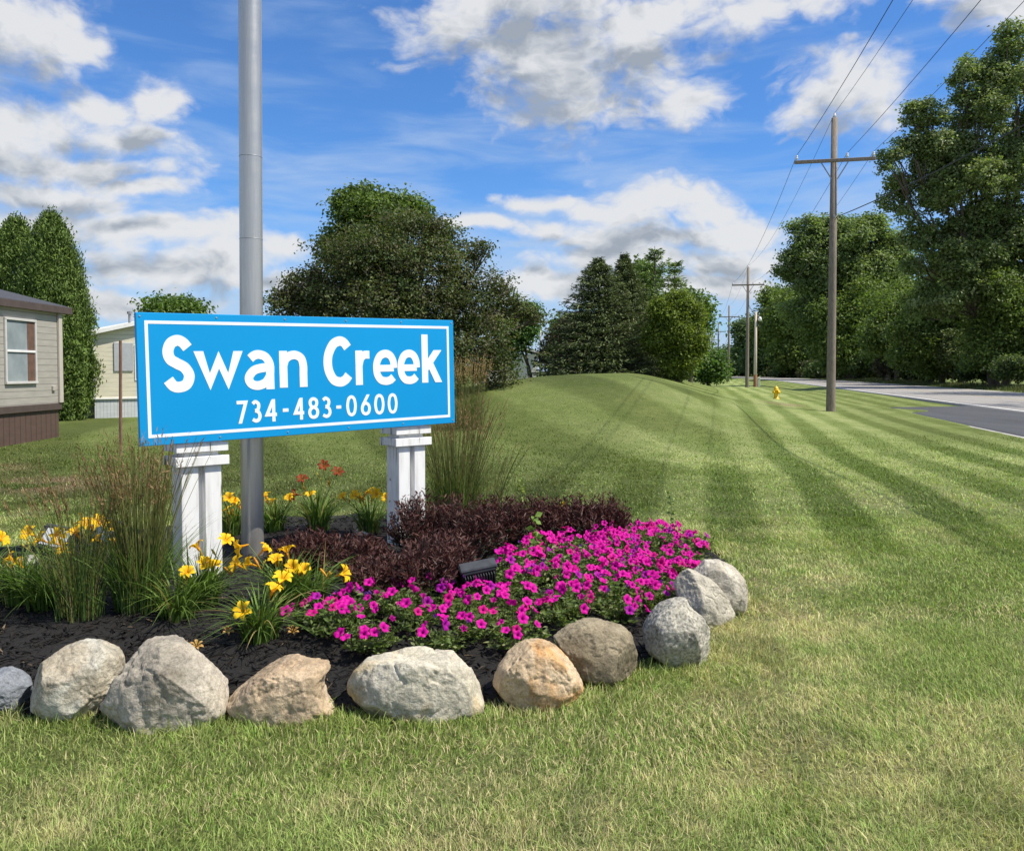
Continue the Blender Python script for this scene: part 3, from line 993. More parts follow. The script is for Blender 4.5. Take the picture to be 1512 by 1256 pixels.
def make_rock(i, label, poly, dyf, cols):
    cols = tuple(None if c is None else (c[0] * .99, c[1] * .97, c[2] * (.88 if i else .98)) for c in cols)
    P = np.array(poly, float)
    bot = P[:, 1].max(); cxp = (P[:, 0].min() + P[:, 0].max()) / 2
    g = onz(cxp, bot, .0)
    half = (P[:, 0].max() - P[:, 0].min()) / 2 / F * g[1]
    dy = half * dyf + .03
    Yc = g[1] + dy * .55
    if i == 8: Yc += .10
    if i == 9: Yc += .26
    W = np.array([at(p[0], p[1], Yc) for p in P])
    X, Z = W[:, 0], W[:, 2]
    c = np.array([(X.min() + X.max()) / 2, Yc, (Z.min() + Z.max()) / 2])
    n = len(P); dens = []
    for k in range(n):
        a, b = W[k], W[(k + 1) % n]
        for t in np.arange(8) / 8: dens.append(a * (1 - t) + b * t)
    dens = np.array(dens)
    th = np.arctan2(dens[:, 2] - c[2], dens[:, 0] - c[0]); rr = np.hypot(dens[:, 2] - c[2], dens[:, 0] - c[0])
    o = np.argsort(th); th, rr = th[o], rr[o]
    th = np.concatenate([th - 2 * PI, th, th + 2 * PI]); rr = np.concatenate([rr, rr, rr])
    bm = bmesh.new(); bmesh.ops.create_icosphere(bm, subdivisions=6, radius=1)
    me = bpy.data.meshes.new('boulder'); bm.to_mesh(me); bm.free()
    V = np.zeros(len(me.vertices) * 3, np.float32); me.vertices.foreach_get('co', V); V = V.reshape(-1, 3).astype(float)
    a = np.arctan2(V[:, 2], V[:, 0]); rho = np.hypot(V[:, 0], V[:, 2])
    # the outline is softened away from the silhouette plane, so the back is a different shape
    R = np.interp(a, th, rr)
    k5 = np.ones(9) / 9
    R2 = np.interp(a, th, np.convolve(rr, np.ones(25) / 25, 'same'))
    bl = sst(.0, .75, np.abs(V[:, 1]))
    R = R * (1 - bl) + R2 * bl
    r2 = rho ** (.55 if i in (4, 6) else .66)
    Q = np.stack([R * r2 * np.cos(a), dy * np.sign(V[:, 1]) * np.abs(V[:, 1]) ** .85, R * r2 * np.sin(a)], 1)
    sd = 100 + i * 13
    # chipped flat facets
    rg = np.random.default_rng(sd)
    Q = Q + nrm(Q) * (half * .10 * (fbm3(Q / half * 1.5 + sd, 3, sd) - .5))[:, None]
    for _ in range(16):
        nn = rg.normal(0, 1, 3); nn[1] = -abs(nn[1]) * 1.6 if rg.random() < .75 else nn[1]; nn /= np.linalg.norm(nn)
        d = Q @ nn; lim = d.max() * rg.uniform(.80, .94) if abs(nn[1]) > .45 else d.max() * rg.uniform(.92, .985)
        ex = np.clip(d - lim, 0, None)
        Q = Q - nn * (ex * .93)[:, None]
    s = half
    un = nrm(Q)
    Q = Q + un * (s * .055 * (fbm3(Q / s * 4 + sd, 4, sd + 5) - .5) + s * .05 * (fbm3(Q / s * 13, 4, sd + 9) - .5) - s * .035 * np.clip(.05 - np.abs(fbm3(Q / s * 2.3 + sd * 2, 4, sd + 21) - .5), 0, .05) / .05)[:, None]
    me.vertices.foreach_set('co', Q.astype(np.float32).ravel())
    me.polygons.foreach_set('use_smooth', np.ones(len(me.polygons), bool)); me.update()
    m = rockmat('boulder_stone', cols[0], cols[1], cols[2], grain=85 if i != 7 else 60, contrast=.24 if i != 7 else .5, seed=i * 3.1)
    ob = link('boulder', me, m); ob.location = c
    tag(ob, label, 'boulder', 'boulders edging the flower bed')


for i, (lb, poly, d, cols) in enumerate(ROCKS): make_rock(i, lb, poly, d, cols)


# ------------------------------------------------------------------ plants in the bed
def mz(x, y): return float(mulch_z(np.array([x]), np.array([y]))[0])


def tri_pet(mb, c, n, up, r, n_pet, length, width, cup, col0, col1, ruffle=.0, rg=RNG):
    """a trumpet flower of n_pet recurved petals: centre, axis"""
    n = n / np.linalg.norm(n); a = np.cross(n, up); a /= np.linalg.norm(a); b = np.cross(n, a)
    for k in range(n_pet):
        th = 2 * PI * k / n_pet + rg.uniform(-.1, .1)
        d = a * math.cos(th) + b * math.sin(th); s = np.cross(n, d)
        V, C = [], []
        wd = width * (1.0 if k % 2 else .74)
        for j, (t, w) in enumerate(((0, .12), (.25, .5), (.55, 1.0), (.82, .75), (1, .08))):
            rad = length * (.1 + .9 * t ** 1.15); ht = cup * (math.sin(min(1, t * 1.15) * PI * .62)) - cup * .25 * max(0, t - .8) * 4
            p = c + d * rad + n * ht
            e = .12 * wd * rg.uniform(-1, 1)
            V += [p - s * wd * w * .5 + n * (wd * .18 * w + e), p + n * 0, p + s * wd * w * .5 + n * (wd * .18 * w - e)]
            C += [col0 * (1 - t) + col1 * t] * 3
        q = []
        for j in range(4):
            q += [[3 * j, 3 * j + 1, 3 * j + 4, 3 * j + 3], [3 * j + 1, 3 * j + 2, 3 * j + 5, 3 * j + 4]]
        mb.add(np.array(V), q, None, np.array(C))


YEL0, YEL1 = np.array([.86, .42, .01]), np.array([.95, .66, .015])
DRK0, DRK1 = np.array([.30, .09, .02]), np.array([.22, .010, .008])


def daylily(base, nl, H, flowers, label, spread=.6, rg=None, buds=3):
    """base: world xyz; flowers: list of (world pos, colour kind)"""
    rg = rg or RNG
    o = empty('daylily', tuple(base), label, 'daylily', 'daylilies in the bed')
    nl = int(nl * 2.6); H = H * 1.08
    mb = MB()
    az = rg.uniform(0, 2 * PI, nl)
    b0 = np.stack([np.cos(az), np.sin(az), np.zeros(nl)], 1) * rg.uniform(.0, .10, nl)[:, None]
    g = np.array([.115, .19, .034]) * rg.uniform(.55, 1.35, nl)[:, None]
    yl = rg.uniform(0, 1, nl) < .05
    g = np.where(yl[:, None], np.array([.34, .27, .10]), g)
    lean = np.clip(rg.normal(spread, .28, nl), .05, 1.25)
    blades(mb, b0, az + rg.normal(0, .25, nl), H * rg.uniform(.6, 1.2, nl), lean, rg.uniform(.011, .019, nl), g, 7, 1.25, g * 1.1)
    mb.build('leaves', M['grass'], o, True)
    for p, kind in flowers:
        p = np.asarray(p) - base
        mb = MB()
        s0 = np.array([rg.normal(0, .02), rg.normal(0, .02), 0])
        mid = s0 * .4 + p * .55 * np.array([.6, .6, 1.15]); mid = s0 + (p - s0) * .5 + np.array([-(p[0]) * .12, -(p[1]) * .12, .04])
        ax = nrm(p - mid + np.array([rg.normal(0, .35), -.30 + rg.normal(0, .2), rg.normal(0, .25) + .05]) * np.linalg.norm(p - mid) * 2.2)
        tipn = p - ax * .055
        path = np.array([(1 - t) ** 2 * s0 + 2 * t * (1 - t) * mid + t * t * tipn for t in np.linspace(0, 1, 9)])
        tube(mb, path, np.linspace(.0035, .0024, 9), 5, col=(.12, .18, .04))
        st = mb.build('stem', M['stem'], o, True)
        mb = MB()
        dk = kind == 'r'
        c0, c1 = (DRK0, DRK1) if dk else (YEL0, YEL1 * rg.uniform(.9, 1.05))
        tube(mb, [p - ax * .058, p - ax * .03, p - ax * .004], [.004, .006, .011], 6, col=c0 * .9)
        tri_pet(mb, p - ax * .01, ax, np.array([.1, .2, 1.0]) if abs(ax[2]) < .9 else np.array([1.0, 0, 0]), 0, 6, rg.uniform(.050, .066), .039, rg.uniform(.022, .04), c0, c1, rg=rg)
        mb.build('flower', M['petal'], st, True)
        if rg.random() < .75:
            mb = MB()
            for _ in range(rg.integers(1, 4)):
                t = rg.uniform(.78, .98); q = path[int(t * 8)]
                d = nrm(np.array([rg.normal(0, .5), rg.normal(0, .5), 1.0])); Lb = rg.uniform(.03, .055)
                bc = np.array([.42, .38, .05]) if rg.random() < .6 else np.array([.72, .36, .03])
                tube(mb, [q, q + d * Lb * .6, q + d * Lb * 1.2, q + d * Lb * 1.9, q + d * Lb * 2.1], [.0022, .003, .0075, .006, .001], 6, col=bc)
            mb.build('bud', M['petal'], st, True)
    return o


def place_lily(px, py, nl, H, fl, label, spread=.6, seed=0, dyj=.12):
    rg = np.random.default_rng(500 + seed)
    g = onz(px, py, .05); g[2] = mz(g[0], g[1]) - .01
    F_ = []
    for f in fl:
        kind = f[2] if len(f) > 2 else 'y'
        F_.append((at(f[0], f[1], g[1] + rg.uniform(-dyj, dyj)), kind))
    daylily(g, nl, H, F_, label, spread, rg)


place_lily(300, 908, 70, .42, [(292, 808), (315, 835), (333, 797), (301, 832), (350, 833)], 'yellow daylily with large open blooms at the foot of the left sign post', .55, 1)
place_lily(384, 950, 60, .36, [(360, 902), (403, 871), (417, 855)], 'low daylily at the front edge of the mulch behind the pink wedge boulder', .75, 2)
place_lily(425, 908, 66, .38, [(369, 832), (354, 807), (390, 811), (407, 826), (424, 814), (432, 837), (449, 841), (506, 847)], 'many-flowered yellow daylily left of the petunias', .62, 3)
place_lily(345, 798, 50, .42, [(338, 735), (346, 741), (335, 753), (345, 760), (352, 745)], 'yellow daylily showing between the left post and the pole', .55, 4)
place_lily(405, 792, 48, .42, [(393, 733), (401, 740), (427, 735)], 'yellow daylily just right of the metal pole', .6, 5)
place_lily(470, 792, 75, .46, [(458, 730), (478, 687, 'r'), (498, 697, 'r'), (437, 730, 'r'), (446, 708, 'r')], 'tall daylily with dark red and yellow blooms at the back of the bed', .6, 6)
place_lily(545, 796, 50, .42, [(506, 733), (525, 731), (532, 733), (547, 727), (556, 729)], 'yellow daylily at the back left of the right sign post', .6, 7)
place_lily(592, 788, 40, .40, [(571, 735), (600, 740)], 'yellow daylily directly behind the right sign post', .6, 8)
place_lily(30, 905, 80, .42, [(43, 787), (17, 826), (26, 832)], 'dark leafy daylily at the left edge beside the tall grasses', .65, 9)
place_lily(-25, 895, 60, .42, [(2, 796), (-20, 800)], 'daylily cut by the left edge of the photo', .65, 10)
place_lily(112, 878, 60, .44, [(120, 768), (129, 774), (147, 771), (163, 776), (112, 786), (146, 797), (78, 800), (95, 812), (168, 800)], 'yellow daylily flowering through the tall grasses before the floodlights', .55, 11)
place_lily(66, 912, 66, .42, [(60, 796), (84, 790)], 'leafy daylily in front of the lens floodlight', .7, 13)
place_lily(262, 925, 46, .38, [(276, 846)], 'leafy daylily between the tall grasses and the left post', .7, 14)
place_lily(462, 900, 44, .36, [(440, 846)], 'leafy daylily tucked between the front shrub and the petunias', .7, 15)
place_lily(838, 775, 30, .36, [(833, 748), (824, 752)], 'pale yellow daylily peeping over the purple hedge', .6, 12)


def reed(px, py, n, H, label, seed, lean=.22, plume=.55, rad=.13, red=(.27, .165, .085), low=True, green=1.0):
    rg = np.random.default_rng(800 + seed)
    g = onz(px, py, .05); g[2] = mz(g[0], g[1]) - .01 if inpoly(g[0:1], g[1:2], BED)[0] else float(zf(g[0], g[1]))
    o = empty('feather_reed_grass', tuple(g), label, 'ornamental grass', 'ornamental grasses round the sign')
    mb = MB()
    m = int(n * 1.9)
    az = rg.uniform(0, 2 * PI, m); rr = rad * np.sqrt(rg.uniform(0, 1, m))
    b = np.stack([np.cos(az) * rr, np.sin(az) * rr, np.zeros(m)], 1)
    c = np.array([.085, .14, .032]) * green * rg.uniform(.55, 1.4, m)[:, None]
    dry = rg.uniform(0, 1, m) < .12
    c = np.where(dry[:, None], np.array([.36, .28, .14]) * rg.uniform(.5, 1, m)[:, None], c)
    blades(mb, b, az + rg.normal(0, .6, m), H * rg.uniform(.4, .78, m), np.clip(rg.normal(.38, .24, m), .03, 1.1), rg.uniform(.005, .009, m), c, 6, .9)
    mb.build('leaves', M['grass'], o, True)
    # upright flowering stems with narrow reddish plumes
    mb = MB(); pl = MB()
    az = rg.uniform(0, 2 * PI, n); rr = rad * .8 * np.sqrt(rg.uniform(0, 1, n))
    for k in range(n):
        b0 = np.array([math.cos(az[k]) * rr[k], math.sin(az[k]) * rr[k], 0])
        h = H * rg.uniform(.75, 1.06); ln = abs(rg.normal(lean, .10)) * h
        d = np.array([math.cos(az[k]), math.sin(az[k]), 0]) * ln
        path = np.array([b0 + d * t ** 1.5 + np.array([0, 0, h * t]) for t in np.linspace(0, 1, 6)])
        tube(mb, path, np.linspace(.0026, .0014, 6), 4, False, col=np.array([.19, .20, .06]) * rg.uniform(.7, 1.2))
        if rg.random() < plume:
            L = h * rg.uniform(.18, .28)
            tdir = nrm(path[-1] - path[-2])
            q0 = path[-1] - tdir * L * .7
            mm = 14
            tt = rg.uniform(0, 1, mm)
            cc = q0 + tdir * (tt * L)[:, None] + rg.normal(0, .004, (mm, 3))
            ax = tdir + rg.normal(0, .18, (mm, 3))
            leaves(pl, cc, rg.normal(0, 1, (mm, 3)), ax, rg.uniform(.03, .06, mm), rg.uniform(.004, .009, mm) * (1.2 - .6 * tt), np.array(red) * rg.uniform(.6, 1.4, mm)[:, None], .1)
    mb.build('stems', M['grass'], o, True)
    if pl.n: pl.build('plumes', M['grass'], o)
    return o


reed(208, 912, 200, 1.04, 'densest upright ornamental grass with brown plumes left of the left post', 1, .15, .5, .15, green=1.35)
reed(118, 925, 80, .90, 'looser ornamental grass with tan plumes in front of the left floodlight', 2, .28, .5, .14, green=1.35)
reed(672, 772, 240, 1.20, 'tall ornamental grass with brown plumes right of the right post', 3, .20, .62, .22, green=1.3)
reed(718, 770, 60, .80, 'short green ornamental grass behind the purple hedge', 4, .30, .15, .16, green=1.25)
# straw-coloured grass beside the dark crab apple
reed(690, 648, 170, 1.55, 'tan straw-like grass clump in front of the dark round tree', 5, .12, .95, .42, red=(.60, .38, .20))


def shrub(px, py, r, h, nleaf, label, seed, name='burgundy_shrub', cat='shrub'):
    rg = np.random.default_rng(1200 + seed)
    g = onz(px, py, .06); g[2] = mz(g[0], g[1]) - .01
    o = empty(name, tuple(g), label, cat, 'burgundy shrubs in the bed')
    mb = MB(); sb_ = MB()
    ns = int(nleaf / 11)
    u = rg.uniform(0, 1, ns); ph = rg.uniform(0, 2 * PI, ns)
    rad = r * np.sqrt(rg.uniform(.02, 1, ns))
    lump = 1 + .3 * (vn2(np.cos(ph) * 2 + seed, np.sin(ph) * 2, 3) - .5) * 2
    rad = rad * lump
    tip = np.stack([np.cos(ph) * rad, np.sin(ph) * rad, h * np.sqrt(np.clip(1 - (rad / r / 1.25) ** 2, .02, 1)) * rg.uniform(.55, 1.08, ns)], 1)
    for k in range(ns):
        b0 = tip[k] * np.array([.35, .35, 0]); L = np.linalg.norm(tip[k] - b0)
        d = (tip[k] - b0) / L
        tube(sb_, [b0, b0 + d * L * .5 + [0, 0, .02], tip[k]], [.003, .0024, .001], 3, False)
        nn = 13
        t = rg.uniform(.35, 1.02, nn); a = np.arange(nn) * 2.4 + rg.uniform(0, 6)
        pos = b0 + d * (t * L)[:, None]
        side = np.stack([np.cos(a), np.sin(a), rg.uniform(.15, .9, nn)], 1) + d * .6
        ll = rg.uniform(.045, .085, nn) * (1.15 - .4 * t)
        ax = nrm(side)
        base = np.array([.050, .017, .015]); lite = np.array([.115, .052, .040]); grn = np.array([.07, .085, .05])
        w = rg.uniform(0, 1, nn)[:, None]
        c = base * (1 - w) + lite * w
        lowm = (pos[:, 2] < h * .4) & (rg.uniform(0, 1, nn) < .35)
        c = np.where(lowm[:, None], grn * rg.uniform(.6, 1.2, nn)[:, None], c)
        nor = np.cross(ax, rg.normal(0, 1, (nn, 3))) + np.array([0, 0, .6])
        leaves(mb, pos + ax * (ll * .5)[:, None], nor, ax, ll, ll * .24, c, .22)
    mb.build('foliage', M['burg'], o)
    sb_.build('stems', M['bark'], o)


M['burg'] = leafmat('burgundy_leaf', .14, .5, .25, (1.3, .75, .7))
SH_ = [(455, 852, .26, .27, 'low purple shrub nearest the metal pole'), (520, 858, .28, .26, 'low purple shrub in front of the mulch gap before the right post'),
       (565, 893, .26, .26, 'low dark shrub directly behind the left petunias'), (628, 892, .30, .36, 'large purple shrub left of the front floodlight'),
       (625, 832, .30, .46, 'tall purple shrub covering the foot of the right post'), (688, 838, .28, .44, 'purple shrub right of the post and behind the floodlight'),
       (735, 812, .28, .38, 'purple shrub left of the middle of the back hedge'), (790, 808, .28, .36, 'purple shrub in the middle of the back hedge'),
       (845, 806, .28, .36, 'purple shrub right of the middle of the back hedge'), (893, 803, .25, .36, 'rightmost purple shrub above the petunias'),
       (655, 872, .24, .33, 'small purple shrub against the left side of the floodlight')]
for k, (px, py, r, h, lb) in enumerate(SH_): shrub(px, py, r * 1.08, h * 1.14, 2700, lb, k)


# petunias: one plant built with leaves, blossoms copied on
def blossom_mesh(var, seed):
    rg = np.random.default_rng(seed)
    n = 30
    rings = [(.0, -.020), (.005, -.012), (.011, -.003), (.022, .003), (.031, .001)]
    V, C = [], []
    pet = [np.array([.76, .004, .38]), np.array([.72, .008, .25]), np.array([.46, .006, .38])][var]
    thr = np.array([.16, .002, .12])
    for k, (r, z) in enumerate(rings):
        for j in range(n):
            a = 2 * PI * j / n
            lob = 1 + (.10 * math.cos(5 * a) if k >= 3 else 0) + (.03 * math.sin(11 * a + seed) if k == 4 else 0)
            zz = z + (.003 * math.cos(5 * a + 1) + rg.uniform(-.0016, .0016) if k >= 3 else 0)
            V.append((r * lob * math.cos(a), r * lob * math.sin(a), zz))
            w = min(1, max(0, (r - .004) / .010))
            rib = .85 + .15 * math.cos(5 * a) if k >= 3 else 1
            C.append((thr * (1 - w) + pet * w) * rib)
    i = np.arange(len(rings) - 1)[:, None] * n; j = np.arange(n)[None]; j2 = (j + 1) % n
    q = np.stack([i + j, i + j2, i + n + j2, i + n + j], -1).reshape(-1, 4)
    mb = MB(); mb.add(V, q, None, np.array(C))
    # calyx tube behind the throat
    tube(mb, [(0, 0, -.05), (0, 0, -.035), (0, 0, -.018)], [.002, .0035, .006], 6, col=np.array([.12, .15, .06]))
    me = mb.mesh('blossom', True); me.materials.append(M['petal'])
    return me


BLM = [blossom_mesh(v, s) for v, s in ((0, 1), (0, 2), (0, 3), (1, 4), (2, 5), (2, 6), (0, 7))]
for me_, w_, tint_ in ((BLM[5], .32, (.55, 12.0, 1.1)), (BLM[6], .62, (.75, 3.0, .8))):
    # a withered, folded bloom and a half-open one
    cv = np.zeros(len(me_.vertices) * 3, np.float32); me_.vertices.foreach_get('co', cv); cv = cv.reshape(-1, 3)
    rr_ = np.hypot(cv[:, 0], cv[:, 1]); cv[:, 2] += rr_ * (1 - w_) * 1.0; cv[:, :2] *= w_ * (1 + .25 * np.sin(5 * np.arctan2(cv[:, 1], cv[:, 0])))[:, None]
    me_.vertices.foreach_set('co', cv.ravel())
    ca = np.zeros(len(me_.vertices) * 4, np.float32); me_.attributes['col'].data.foreach_get('color', ca); ca = ca.reshape(-1, 4); nb_ = 150; ca[:nb_, :3] = np.minimum(ca[:nb_, :3] * np.array(tint_), .6)
    me_.attributes['col'].data.foreach_set('color', ca.ravel()); me_.update()
pet_px = np.array([(462, 905), (520, 880), (640, 882), (700, 868), (745, 842), (775, 812), (830, 800), (900, 790), (945, 775), (1000, 778), (1030, 792), (1032, 826), (996, 864), (950, 892), (852, 922), (742, 954), (640, 959), (530, 952), (466, 926)], float)
PETP = np.array([onz(p[0], p[1], .17 if k < 12 else .11)[:2] for k, p in enumerate(pet_px)])
rgp = np.random.default_rng(42)
pts = []
for _ in range(9000):
    p = np.array([rgp.uniform(-1.5, 1.9), rgp.uniform(3.9, 8)])
    if inpoly(p[0:1], p[1:2], PETP)[0] and all(np.hypot(*(p - q)) > .235 for q in pts): pts.append(p)


def petunia_foliage(seed):
    rg = np.random.default_rng(seed)
    mb = MB(); ns = 46
    for k in range(ns):
        a = rg.uniform(0, 2 * PI); rr = .19 * math.sqrt(rg.uniform(0, 1)); h = rg.uniform(.06, .17) * (1 - .3 * rr / .19)
        tip = np.array([math.cos(a) * rr, math.sin(a) * rr, h]); b0 = tip * np.array([.3, .3, 0])
        tube(mb, [b0, (b0 + tip) / 2 + [0, 0, .012], tip], [.0025, .002, .0012], 3, False, col=np.array([.10, .13, .04]))
        nn = 10; t = rg.uniform(.35, 1.05, nn); an = rg.uniform(0, 2 * PI, nn)
        ax = nrm(np.stack([np.cos(an), np.sin(an), rg.uniform(-.1, .9, nn)], 1))
        L = rg.uniform(.022, .045, nn)
        c = np.array([.115, .165, .042]) * rg.uniform(.55, 1.5, nn)[:, None]
        pale = rg.uniform(0, 1, nn) < .12
        c = np.where(pale[:, None], np.array([.30, .33, .14]), c)
        leaves(mb, b0 + (tip - b0) * t[:, None] + ax * (L * .5)[:, None], np.cross(ax, rg.normal(0, 1, (nn, 3))) + [0, 0, .8], ax, L, L * .48, c, .2)
    me = mb.mesh('foliage'); me.materials.append(M['leaf'])
    return me


FOL = [petunia_foliage(s) for s in (1, 2, 3, 4)]
for k, p in enumerate(pts):
    z = mz(*p)
    o = empty('petunia', (p[0], p[1], z), 'magenta petunia massed between the purple shrubs and the boulders', 'petunia', 'petunia bed behind the boulders', rgp.uniform(0, 2 * PI))
    f = link('foliage', FOL[k % 4], None, o)
    sc = rgp.uniform(.9, 1.12); f.scale = (sc, sc, sc * rgp.uniform(.9, 1.15))
    # fewer blooms on the front skirt, a dense carpet at the far right end
    dens = 8 + 7 * sst(4.6, 6.0, p[1])
    for _ in range(int(rgp.poisson(dens))):
        b = link('blossom', BLM[rgp.choice(7, p=[.24, .23, .20, .12, .07, .07, .07])], None, o)
        a = rgp.uniform(0, 2 * PI); rr = .19 * math.sqrt(rgp.uniform(0, 1))
        h = .175 - .07 * (rr / .19) ** 2 + rgp.normal(0, .014)
        b.location = (math.cos(a) * rr, math.sin(a) * rr, h)
        # blooms face up and outwards, many turned to the sun and the viewer
        rot = o.rotation_euler[2]
        wdir = np.array([math.cos(a + rot) * .45 + .22, math.sin(a + rot) * .45 - .50, rgp.uniform(.55, 1.1)]) + rgp.normal(0, .28, 3)
        loc = Vector(wdir); loc.rotate(Euler((0, 0, -rot)))
        b.rotation_euler = loc.to_track_quat('Z', 'Y').to_euler()
        s_ = rgp.uniform(.72, 1.12); b.scale = (s_, s_, s_)

# weeds, a vine shoot and fallen blooms
def weed(px, py, Y, h, nl, leafw, col, label, name, seed, cat):
    rg = np.random.default_rng(seed)
    g = at(px, py, Y); g[2] = mz(g[0], g[1]) if inpoly(g[0:1], g[1:2], BED)[0] else float(zf(g[0], g[1]))
    o = empty(name, tuple(g), label, cat)
    mb = MB(); path = np.array([[.02 * math.sin(t * 3), 0, h * t] for t in np.linspace(0, 1, 7)])
    tube(mb, path, np.linspace(.004, .0015, 7), 5, col=np.array([.13, .18, .05])); mb.build('stem', M['stem'], o, True)
    mb = MB(); t = rg.uniform(.25, 1, nl); a = rg.uniform(0, 2 * PI, nl)
    ax = nrm(np.stack([np.cos(a), np.sin(a), rg.uniform(-.2, .6, nl)], 1)); L = leafw * rg.uniform(.6, 1.2, nl)
    pos = np.stack([.02 * np.sin(t * 3), 0 * t, h * t], 1) + ax * (L * .6)[:, None]
    leaves(mb, pos, np.cross(ax, rg.normal(0, 1, (nl, 3))) + [0, -.5, .9], ax, L, L * .75, np.array(col) * rg.uniform(.7, 1.25, nl)[:, None], .12)
    mb.build('leaves', M['leaf'], o)


weed(788, 862, 6.4, .36, 22, .06, (.20, .32, .06), 'bright green broad-leaved weed growing up through the petunias', 'weed', 5, 'weed')
weed(988, 800, 8.0, .42, 26, .035, (.10, .16, .05), 'thin seeding weed behind the right end of the petunias', 'weed', 6, 'weed')
weed(766, 780, 8.6, .42, 20, .05, (.24, .30, .06), 'yellow-green wispy weed behind the purple hedge', 'weed', 9, 'weed')
weed(868, 996, 4.45, .07, 10, .03, (.16, .26, .05), 'tiny green weed between the brown and speckled boulders', 'weed', 7, 'weed')
for k, (px, py, lb) in enumerate(((290, 955, 'withered orange bloom lying on the mulch behind the tallest boulder'), (336, 938, 'withered tan bloom lying on the mulch below the front daylily'), (432, 937, 'withered bloom lying on the mulch left of the petunias'))):
    g = onz(px, py, .09)
    g[2] = mz(g[0], g[1]) + .025
    mb = MB(); tri_pet(mb, np.zeros(3), np.array([.3, -.4, .8]), np.array([0, 1.0, .2]), 0, 6, .04, .018, .02, np.array([.55, .30, .06]), np.array([.60, .38, .14]), rg=np.random.default_rng(k))
    ob = mb.build('fallen_bloom', M['petal']); ob.location = g
    tag(ob, lb, 'fallen bloom')

# ------------------------------------------------------------------ floodlights
def floodlight(loc, yaw, tilt, s, label, roll=-.13):
    o = empty('floodlight', loc, label, 'floodlight', 'floodlights aimed at the sign', yaw)
    o.rotation_euler = (0, roll, yaw)
    Rt = np.array(Matrix.Rotation(tilt, 3, 'X'))
    c = np.array([0, 0, .135 * s])
    w, d, h = .25 * s, .085 * s, .175 * s

    def put(mb): mb.V = [v @ Rt.T + c for v in mb.V]
    mb = MB(); box(mb, (0, 0, 0), (w, d, h), None, .012 * s); put(mb); hs = mb.build('housing', M['black'], o)
    mb = MB()
    for x in np.linspace(-w * .42, w * .42, 12):
        # each cooling fin bulges out in the middle
        zz = np.linspace(-h * .42, h * .36, 7); yy = -d / 2 - .006 * s - .036 * s * np.sin(np.linspace(.25, 1, 7) * PI * .8)
        v, q = [], []
        for k in range(7):
            for dx in (-.0028 * s, .0028 * s): v += [(x + dx, -d / 2 + .004, zz[k]), (x + dx, yy[k], zz[k])]
        for k in range(6):
            a, b = 4 * k, 4 * k + 4
            q += [[a + 1, b + 1, b + 3, a + 3], [a, b, b + 1, a + 1], [a + 2, a + 3, b + 3, b + 2]]
        q += [[0, 1, 3, 2], [24, 26, 27, 25]]
        mb.add(v, q)
    put(mb); mb.build('cooling_fins', M['blackedge'], hs)
    mb = MB(); box(mb, (0, .012 * s, h * .5), (w * 1.08, d * 1.05, .034 * s), None, .009 * s); put(mb); mb.build('hood', M['blackedge'], hs)
    mb = MB()
    for x0, z0, sx, sz in ((0, -h * .47, w * 1.06, .036 * s), (-w * .49, 0, .034 * s, h * .90), (w * .49, 0, .034 * s, h * .90)):
        box(mb, (x0, d / 2 + .008 * s, z0), (sx, .03 * s, sz), None, .004 * s)
    put(mb); mb.build('bezel', M['black'], hs)
    mb = MB(); box(mb, (0, d / 2 + .004 * s, 0), (w * .92, .006 * s, h * .86), None, .002); put(mb); mb.build('lens', M['lens'], hs)
    mb = MB()
    tube(mb, [(0, .01, -.06), (0, .01, .05 * s), (0, 0, .085 * s)], [.011 * s, .011 * s, .013 * s], 10)
    box(mb, (0, -.005 * s, .052 * s), (.07 * s, .03 * s, .012 * s), None, .003 * s)
    mb.build('bracket', M['steelgrey'], o, False)
    return o


def lensmat():
    m, nt, b, o = newmat('lamp_lens')
    n = noise(nt, coord(nt), 30, 3)
    nt.links.new(ramp(nt, n, [(.3, (.46, .48, .50)), (.7, (.58, .60, .62))]), b.inputs['Base Color'])
    b.inputs['Roughness'].default_value = .12
    return m


M['lens'] = lensmat()
g = onz(709, 893, .07)
floodlight((g[0], g[1], mz(g[0], g[1]) + .035), math.radians(16), math.radians(30), .92, 'black finned floodlight between the purple shrub and the petunias')
g = at(84, 800, 6.9)
floodlight((g[0], g[1], g[2] - .15), math.radians(168), math.radians(40), 1.15, 'black floodlight with a white lens showing, at the left behind the grasses')
g = at(160, 785, 7.0)
floodlight((g[0], g[1], g[2] - .15), math.radians(150), math.radians(20), 1.1, 'black floodlight half hidden inside the tall grasses')

# ------------------------------------------------------------------ trees
WG = 'trees of the wood across the road'


